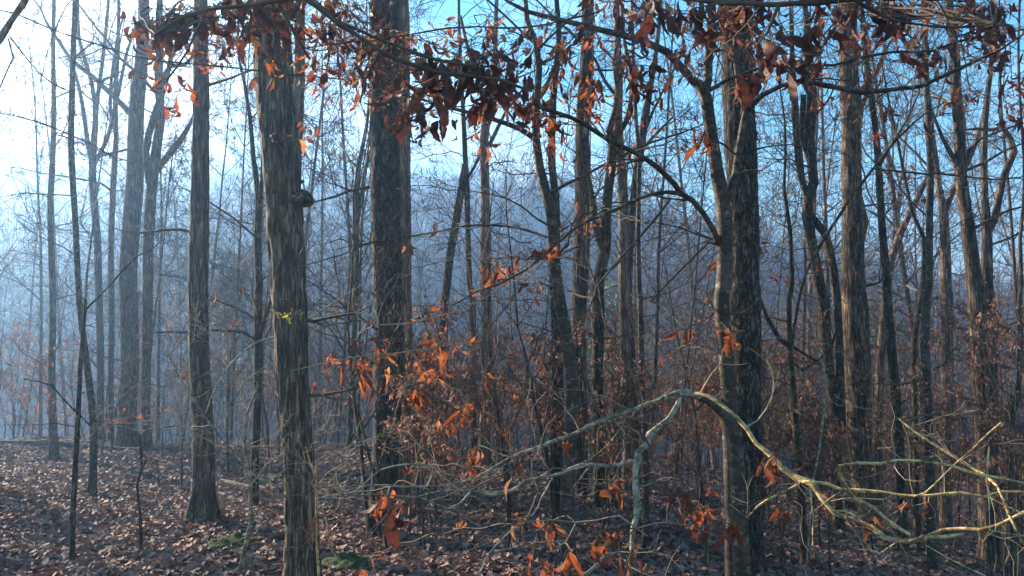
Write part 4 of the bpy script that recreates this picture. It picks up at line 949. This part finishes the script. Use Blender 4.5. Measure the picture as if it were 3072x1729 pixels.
# burls on the thick grey trunk, and its broken stub
def burl(parent, org, c, rx, rz, ry, mat, seed):
    bm_v, bm_f = [], []
    U, W = 20, 14
    for j in range(W + 1):
        ph = PI * j / W
        for i in range(U):
            th = 2 * PI * i / U
            d = Vector((math.sin(ph) * math.cos(th), math.sin(ph) * math.sin(th), math.cos(ph)))
            k = 1 + .28 * noise.noise(d * 2.2 + Vector((seed, 0, 0))) + .14 * noise.noise(d * 6 + Vector((seed, 3, 0)))
            bm_v.append((c[0] - org[0] + d.x * rx * k, c[1] - org[1] + d.y * ry * k, c[2] - org[2] + d.z * rz * k))
    for j in range(W):
        for i in range(U):
            bm_f.append((j * U + i, j * U + (i + 1) % U, (j + 1) * U + (i + 1) % U, (j + 1) * U + i))
    part('burl', mesh_np('burl', np.array(bm_v), np.array(bm_f), mat), parent)
T = TREES['knobbed']
pa = at(1402 / 1.6787, 698 / 1.6787, 5.45); burl(T['t'], T['org'], pa, .048, .042, .075, M['beech'], 1)
pb = at(1518 / 1.6787, 1003 / 1.6787, 5.56); burl(T['t'], T['org'], pb, .088, .064, .08, M['beech'], 5)
pb2 = at(1556 / 1.6787, 1000 / 1.6787, 5.5); burl(T['t'], T['org'], pb2, .03, .026, .03, M['dark_oak'], 8)
st = [(at(1500 / 1.6787, 925 / 1.6787, 5.6), .012), (at(1530 / 1.6787, 913 / 1.6787, 5.58), .009)]
Pq, Rq = resample(st, .03); Vt, Ft = tubes([(Pq, Rq)], 8)
part('stub', mesh_np('stub', Vt - np.array(T['org']), Ft, M['dark_oak']), T['t'])

# ------------------------------------------------------------------ logs, moss, small ground things
def log(label, s, Y, Yend, name='fallen_log', cat='log'):
    pr = trace(s, Y, Yend)
    pr = [((p[0], p[1], gz(p[0], p[1]) + r * 1.0), r) for p, r in pr]
    P, R = resample(pr, .12)
    R = R * 1.35 * (1 + .12 * np.sin(np.arange(len(R)) * .7))
    org = tuple(P[0])
    V, F = tubes([(P, R)], 12)
    caps = [np.arange(12)[::-1][None], (len(P) - 1) * 12 + np.arange(12)[None]]
    t = thing(name, label, cat, org)
    part('trunk', mesh_np('trunk', V - np.array(org), [F] + caps, M['log']), t)
log('long grey fallen log lying across the far edge of the litter at left', 'D-60,772,22 D250,778,24 D480,772,22 D700,778,20 D950,785,18 D1180,800,14', 14.6, 13.2)
log('thinner fallen log lying behind the long grey log', 'D60,700,15 D300,730,14 D560,752,12', 16.6, 15.6)
log('short rotten log beside the burled trunk foot', 'D1110,850,16 D1250,880,22 D1420,905,20', 10.6, 9.6)
log('small fallen branch on the litter at the left edge', 'D-40,1085,12 D140,1098,12 D285,1102,9', 8.4, 8.2, 'fallen_branch', 'branch')
log('dark fallen branch in the litter right of the thickest dark trunk', 'E420,1010,10 E600,1060,12 E760,1075,10', 9.0, 8.2, 'fallen_branch', 'branch')

def moss(label, px, py, rx, ry):
    # find ground point under the pixel
    for k in range(400):
        Y = 3 + k * .05
        p = at(px, py, Y)
        if p[2] < gz(p[0], p[1]): break
    V, F = [], []
    nx, ny = 22, 16
    for j in range(ny + 1):
        for i in range(nx + 1):
            a, b = (i / nx * 2 - 1), (j / ny * 2 - 1)
            x, y = p[0] + a * rx, p[1] + b * ry
            k = max(0, 1 - (a * a + b * b) * (1 + .5 * noise.noise(Vector((x * 6, y * 6, 0)))))
            V.append((x - p[0], y - p[1], gz(x, y) - gz(p[0], p[1]) - .03 + .11 * math.sqrt(k) * (1 + .4 * noise.noise(Vector((x * 14, y * 14, 3))))))
    i = (np.arange(ny)[:, None] * (nx + 1) + np.arange(nx)[None]).ravel()
    F = np.stack([i, i + 1, i + nx + 2, i + nx + 1], 1)
    o = bpy.data.objects.new('moss_cushion', mesh_np('moss_cushion', np.array(V), F, M['moss'])); link(o)
    o.location = (p[0], p[1], gz(p[0], p[1])); o['label'] = label; o['category'] = 'moss'
moss('flat green moss cushion left of the burled trunk foot', 700, 1640, .26, .2)
moss('dark green moss cushion right of the burled trunk foot', 1045, 1700, .24, .25)

def needles(label, px, py, Y, n, L):
    c = at(px, py, Y); out = []
    for i in range(n):
        a = random.gauss(0, .25); b = random.gauss(0, .2)
        e = (c[0] + L * math.sin(a), c[1] + L * math.sin(b) * .5, c[2] - L * random.uniform(.7, 1))
        m = tuple((c[k] + e[k]) / 2 + random.gauss(0, .004) for k in range(3))
        out.append(([c, m, e], [.0013, .0011, .0007], 0))
    o = bpy.data.objects.new('pine_needles', twig_mesh('pine_needles', out, M['straw'], c)); link(o); o.location = c
    o['label'] = label; o['category'] = 'needles'
needles('reddish dead pine needles caught on twigs left of the burled trunk', 808, 1455, 5.2, 18, .15)
needles('straw-red pine needles hanging on pale stems right of burled trunk foot', 945, 1545, 4.7, 22, .2)
needles('reddish needles hanging below the arching bough beside the pole stem', 1970, 1300, 3.8, 8, .17)

# ------------------------------------------------------------------ prototype saplings and forest trees
def sapling_proto(seed, H, leafy, rmin=.0025):
    random.seed(seed)
    outl = []
    grow(outl, (0, 0, -.1), (random.uniform(-.1, .1), random.uniform(-.1, .1), 1), H, .010 + H * .0035, 3, .08, .1, rmin, (0, 4, 5, 9), .3, .42, .22)
    tr = [outl[0]]; rest = outl[1:]
    mt = mesh_np('stem', *tubes([(np.array(tr[0][0]), np.array(tr[0][1]))], 7), M['grey'])
    mc = twig_mesh('twigs', rest, M['twig'])
    ml = None
    if leafy:
        pts = []
        for P, R, l in rest:
            if l <= 1 and len(P) > 3:
                for q in P[1:]:
                    if random.random() < leafy: pts.append(q)
        pts = np.array(pts) + rng.normal(0, .03, (len(pts), 3))
        n = len(pts)
        eul = np.stack([rng.normal(0, .6, n), rng.normal(0, .6, n), rng.uniform(0, 6.28, n)], 1)
        ml = scatter_mesh('foliage', SMALL, pts, eul, rng.uniform(.6, 1.15, n), M['foliage'])
    return mt, mc, ml
SAP = [sapling_proto(40 + i, h, lf) for i, (h, lf) in enumerate([(2.4, .48), (3.2, .5), (1.7, .6), (3.8, .36), (2.2, 0), (3.0, 0), (4.6, .3), (1.4, .75)])]

PENDING = {}
ORD = ['first', 'second', 'third', 'fourth', 'fifth', 'sixth', 'seventh', 'eighth', 'ninth', 'tenth', 'eleventh', 'twelfth', 'thirteenth', 'fourteenth', 'fifteenth', 'sixteenth', 'seventeenth', 'eighteenth', 'nineteenth', 'twentieth']
def finish_labels():
    for lab, lst in PENDING.items():
        if len(lst) < 2: continue
        lst.sort(key=lambda t: t.location.x / max(t.location.y, 1))
        if len(lst) == 2:
            lst[0]['label'] = lab + ', left of two'; lst[1]['label'] = lab + ', right of two'
        elif len(lst) <= 20:
            for i, t in enumerate(lst): t['label'] = lab + ', ' + ORD[i] + ' from left'
def place(name, label, cat, protos, x, y, s, group, names):
    t = thing(name, label, cat, (x, y, gz(x, y)), group)
    PENDING.setdefault(label, []).append(t)
    t.rotation_euler = (random.gauss(0, .05), random.gauss(0, .05), random.uniform(0, 6.28)); t.scale = (s, s, s * random.uniform(.9, 1.1))
    for me, nm in zip(protos, names):
        if me is None: continue
        o = bpy.data.objects.new(nm, me); link(o, t)
        if nm in ('foliage', 'twigs', 'crown'): o['kind'] = 'stuff'
    return t

random.seed(5)
MARK = [(-9e9, 'left picture edge'), (320, 'leftmost slim trunk'), (395, 'broad hazy trunk'), (600, 'straight brown trunk'), (880, 'burled trunk'), (1160, 'thickest dark trunk'),
        (1455, 'pale forking trunk'), (1690, 'kinked slender beech'), (1760, 'tall grey trunk'), (1880, 'pinkish trunk'), (2210, 'smooth forked beech'),
        (2555, 'bulging ridged trunk'), (2790, 'smooth right stem'), (2910, 'stout right trunk'), (9e9, 'right picture edge')]
def gap(x, y):
    px = 1536 + FPX * x / max(y, .5)
    for i in range(len(MARK) - 1):
        if MARK[i][0] <= px < MARK[i + 1][0]: return MARK[i][1], MARK[i + 1][1]
    return MARK[0][1], MARK[1][1]

cnt = 0; tries = 0
while cnt < 325 and tries < 5000:
    tries += 1
    y = random.uniform(8.2, 24) if random.random() < .85 else random.uniform(6.5, 8.2); u = random.uniform(-.70, .70); x = u * y
    px = 1536 + FPX * u
    if px < 1150 and y < 12.5 and random.random() < .92: continue
    if cnt > 230 and (px < 1150 or y < 9): continue
    k = random.choice((0, 1, 2, 3, 5, 6, 7, 0, 1, 3)) if px > 1150 else random.choice((0, 1, 3, 4, 5, 5, 4, 6))
    s = random.uniform(.8, 1.25)
    if SAP[k][2] is not None:
        s = min(s, max(.35, (EYE - .02 * y - gz(x, y)) * random.uniform(.6, 1.05) / (2.4, 3.2, 1.7, 3.8, 2.2, 3.0, 4.6, 1.4)[k]))
    a, b = gap(x, y)
    far = 'near' if y < 11 else ('mid-distance' if y < 16 else 'distant')
    leafy = SAP[k][2] is not None
    lab = ('%s %s russet-leaved sapling between %s and %s' % (far, 'low' if s * (2.4, 3.2, 1.7, 3.8, 2.2, 3.0, 4.6, 1.4)[k] < 1.9 else 'tall', a, b)) if leafy else ('%s leafless sapling between %s and %s' % (far, a, b))
    place('beech_sapling' if leafy else 'bare_sapling', lab, 'sapling', SAP[k], x, y, s, '%s %s saplings between the %s and %s' % (far, 'leafy' if leafy else 'leafless', a, b), ('stem', 'twigs', 'foliage'))
    cnt += 1

def in_beam(x, y):
    ax, ay = x - 2.3, y - 3.3; q = ax * sdir.x + ay * sdir.y; h = math.hypot(sdir.x, sdir.y)
    return 0 < q / h < 62 and abs(ax * sdir.y - ay * sdir.x) / h < 1.7
def forest_proto(seed, H, r, rmin, kids=(0, 4, 5, 5), nb=16, fork=False):
    random.seed(seed)
    P = []; x = y = 0.; n = 14; dx = random.gauss(0, .03); dy = random.gauss(0, .03)
    for i in range(n + 1):
        P.append((x, y, H * i / n - .3)); dx += random.gauss(0, .02); dy += random.gauss(0, .02); x += dx * H / n; y += dy * H / n
    R = [max(.012, r * (1 - .85 * (i / n))) for i in range(n + 1)]
    mt = mesh_np('trunk', *tubes([(np.array(P), np.array(R))], 9), M['grey'])
    outl = []
    for j in range(nb):
        t = .3 + .68 * (j + random.random()) / nb; i = min(n, int(t * n))
        a = random.uniform(0, 6.28); e = random.uniform(.35, 1.0)
        grow(outl, P[i], (math.cos(a) * math.cos(e), math.sin(a) * math.cos(e), math.sin(e)), H * .20 * random.uniform(.7, 1.3) * (1.3 - .6 * t), max(.012, R[i] * .5), 3, .07, .19, rmin, kids, .45, .55, .2)
    return mt, twig_mesh('crown', outl, M['far_bark'])
FT = [forest_proto(70 + i, H, r, .006) for i, (H, r) in enumerate([(16, .075), (19, .10), (14, .055), (18, .085), (12, .05), (20, .12)])]
random.seed(9)
cnt = 0; placed = []
while cnt < 75:
    y = 19 + 48 * random.random(); u = random.uniform(-.74, .74); x = u * y
    if any((x - a) ** 2 + (y - b) ** 2 < 2.6 for a, b in placed) or in_beam(x, y): continue
    if u > .28 and y > 40 and random.random() < .5: continue
    if -.18 < u < .12 and y < 58 and random.random() < .93: continue
    if u >= .12 and random.random() < .35: continue
    placed.append((x, y))
    a, b = gap(x, y)
    far = 'nearer' if y < 30 else 'far'
    place('bare_tree', '%s %s bare downslope tree between %s and %s' % (far, ('tall', 'broad-crowned', 'short', 'straight', 'small', 'stout')[cnt % 6], a, b), 'tree', FT[cnt % 6], x, y, random.uniform(.8, 1.15), '%s bare trees between the %s and %s' % (far, a, b), ('trunk', 'crown'))
    cnt += 1

# slender pole-like trees thickening the wood in the middle distance
PT = [forest_proto(90 + i, H, r, .004, (0, 4, 4, 4), 13) for i, (H, r) in enumerate([(9, .035), (11, .045), (7, .026), (10, .03)])]
cnt = 0
while cnt < 55:
    y = 12.5 + 22 * random.random(); u = random.uniform(-.72, .74); x = u * y
    if any((x - a) ** 2 + (y - b) ** 2 < .8 for a, b in placed) or in_beam(x, y): continue
    if -.16 < u < .02 and random.random() < .85: continue
    placed.append((x, y))
    a, b = gap(x, y)
    far = 'near' if y < 18 else ('mid-distance' if y < 25 else 'far')
    place('slender_tree', '%s slender pole-like tree between %s and %s' % (far, a, b), 'tree', PT[cnt % 4], x, y, random.uniform(.8, 1.2), '%s slender pole-like trees between the %s and %s' % (far, a, b), ('trunk', 'crown'))
    cnt += 1

# unseen leafy saplings added past the left edge to shade the litter
cnt = 0
while cnt < 34:
    y = random.uniform(5.5, 15); x = -random.uniform(.80 * y + 2.0, .80 * y + 5.5)
    k = random.choice((0, 1, 3, 7, 1))
    place('beech_sapling', 'russet-leaved sapling added for shade beyond the left picture edge', 'sapling', SAP[k], x, y, random.uniform(1.1, 1.6) * (1.5 if k in (0, 7) else 1.1), 'saplings added for shade beyond the left picture edge', ('stem', 'twigs', 'foliage'))
    cnt += 1

# ------------------------------------------------------------------ the wooded hillside beyond the valley (one mass)
def low_tree(seed, H, nb):
    random.seed(seed)
    outl = []
    P = [(0, 0, -1), (random.gauss(0, .1), 0, H * .35), (random.gauss(0, .25), random.gauss(0, .2), H * .7), (random.gauss(0, .3), random.gauss(0, .3), H)]
    outl.append((P, [.16, .13, .09, .03], 0))
    for j in range(nb):
        t = .35 + .62 * (j + random.random()) / nb
        z = H * t; a = random.uniform(0, 6.28); e = random.uniform(.5, 1.15)
        grow(outl, (0, 0, z), (math.cos(a) * math.cos(e), math.sin(a) * math.cos(e), math.sin(e)), H * .2 * random.uniform(.7, 1.2), .05, 1, .05, .16, .018, (0, 4, 0, 0), 1.3, .6, .2)
    V, F = tubes([(p, r) for p, r, l in outl], 3)
    return V, F
LOW = [low_tree(200 + i, random.Random(i).uniform(13, 18), 9) for i in range(6)]
n = 5200
yy = 55 + 190 * rng.random(n) ** .9; uu = rng.uniform(-.85, .85, n); xx = uu * yy
zz = ground_z(xx, yy)
me = scatter_mesh('forest', LOW, np.stack([xx, yy, zz], 1), np.stack([rng.normal(0, .03, n), rng.normal(0, .03, n), rng.uniform(0, 6.28, n)], 1), rng.uniform(.75, 1.15, n), M['far_bark'])
fo = bpy.data.objects.new('hillside_forest', me); link(fo); fo['kind'] = 'stuff'
fo['label'] = 'dense bare blue-hazed wood covering the hillside beyond the valley'

# pines along the ridge
def pine_proto(seed):
    random.seed(seed); H = 15
    V1, F1 = tubes([(np.array([(0, 0, -1), (.1, 0, H * .6), (0, .1, H)]), np.array([.22, .16, .04]))], 7)
    mt = mesh_np('trunk', V1, F1, M['far_bark'])
    r = np.random.default_rng(seed); pts = []
    for c in range(26):
        h = r.uniform(.45, 1.0); a = r.uniform(0, 6.28); q = (1.15 - h) * H * .30 * r.uniform(.4, 1)
        cx, cy, cz = q * math.cos(a), q * math.sin(a), H * h
        pts.append(np.stack([r.normal(cx, .7, 45), r.normal(cy, .7, 45), r.normal(cz, .35, 45)], 1))
    pts = np.vstack(pts); n = len(pts)
    tri = [(np.array([(0, 0, 0), (.3, .05, .1), (.12, .28, .05), (-.15, .1, .2)]), np.array([(0, 1, 2), (0, 2, 3)]))]
    mc = scatter_mesh('crown', tri, pts, r.uniform(0, 6.28, (n, 3)), r.uniform(.5, 1.1, n), M['needle'])
    return mt, mc
PN = [pine_proto(i + 3) for i in range(3)]
random.seed(21)
for i in range(38):
    u = random.choice((random.uniform(-.62, -.3), random.uniform(-.3, .08), random.uniform(-.12, .06), random.uniform(.1, .2))); y = random.uniform(165, 205)
    x = u * y
    a, b = gap(x, y)
    t = place('pine_tree', 'yellow-green ridge pine between %s and %s' % (a, b), 'tree', PN[i % 3], x, y, random.uniform(.7, 1.1), 'pines on the far ridge between the %s and %s' % (a, b), ('trunk', 'crown'))
# a few dark evergreens in the valley
for i, (gx, gy, Y) in enumerate([(600, 640, 34), (1600, 640, 40), (1480, 660, 38), (2250, 700, 36)]):
    p = at(gx * 1.19255, gy * 1.19255, Y)
    s = max(.25, min(.8, (p[2] - gz(p[0], p[1])) / 13))
    a, b = gap(p[0], p[1])
    place('pine_tree', 'dark green valley conifer between %s and %s' % (a, b), 'tree', PN[i % 3], p[0], p[1], s, 'conifers in the valley between the %s and %s' % (a, b), ('trunk', 'crown'))

# ------------------------------------------------------------------ haze
hm = bpy.data.materials.new('haze'); hm.use_nodes = True
hn, hl = hm.node_tree.nodes, hm.node_tree.links
hn.clear()
ho = hn.new('ShaderNodeOutputMaterial'); pv = hn.new('ShaderNodeVolumePrincipled')
pv.inputs['Color'].default_value = (.36, .62, 1.0, 1); pv.inputs['Density'].default_value = .0034; pv.inputs['Anisotropy'].default_value = .72
hl.new(pv.outputs[0], ho.inputs['Volume'])
bx = np.array([(x, y, z) for z in (-16, 46) for y in (-80, 440) for x in (-440, 440)], float)
hf = np.array([(0, 2, 3, 1), (4, 5, 7, 6), (0, 1, 5, 4), (2, 6, 7, 3), (0, 4, 6, 2), (1, 3, 7, 5)])
hz = bpy.data.objects.new('haze', mesh_np('haze', bx, hf, hm, smooth=False)); link(hz)
hz['kind'] = 'stuff'
finish_labels()
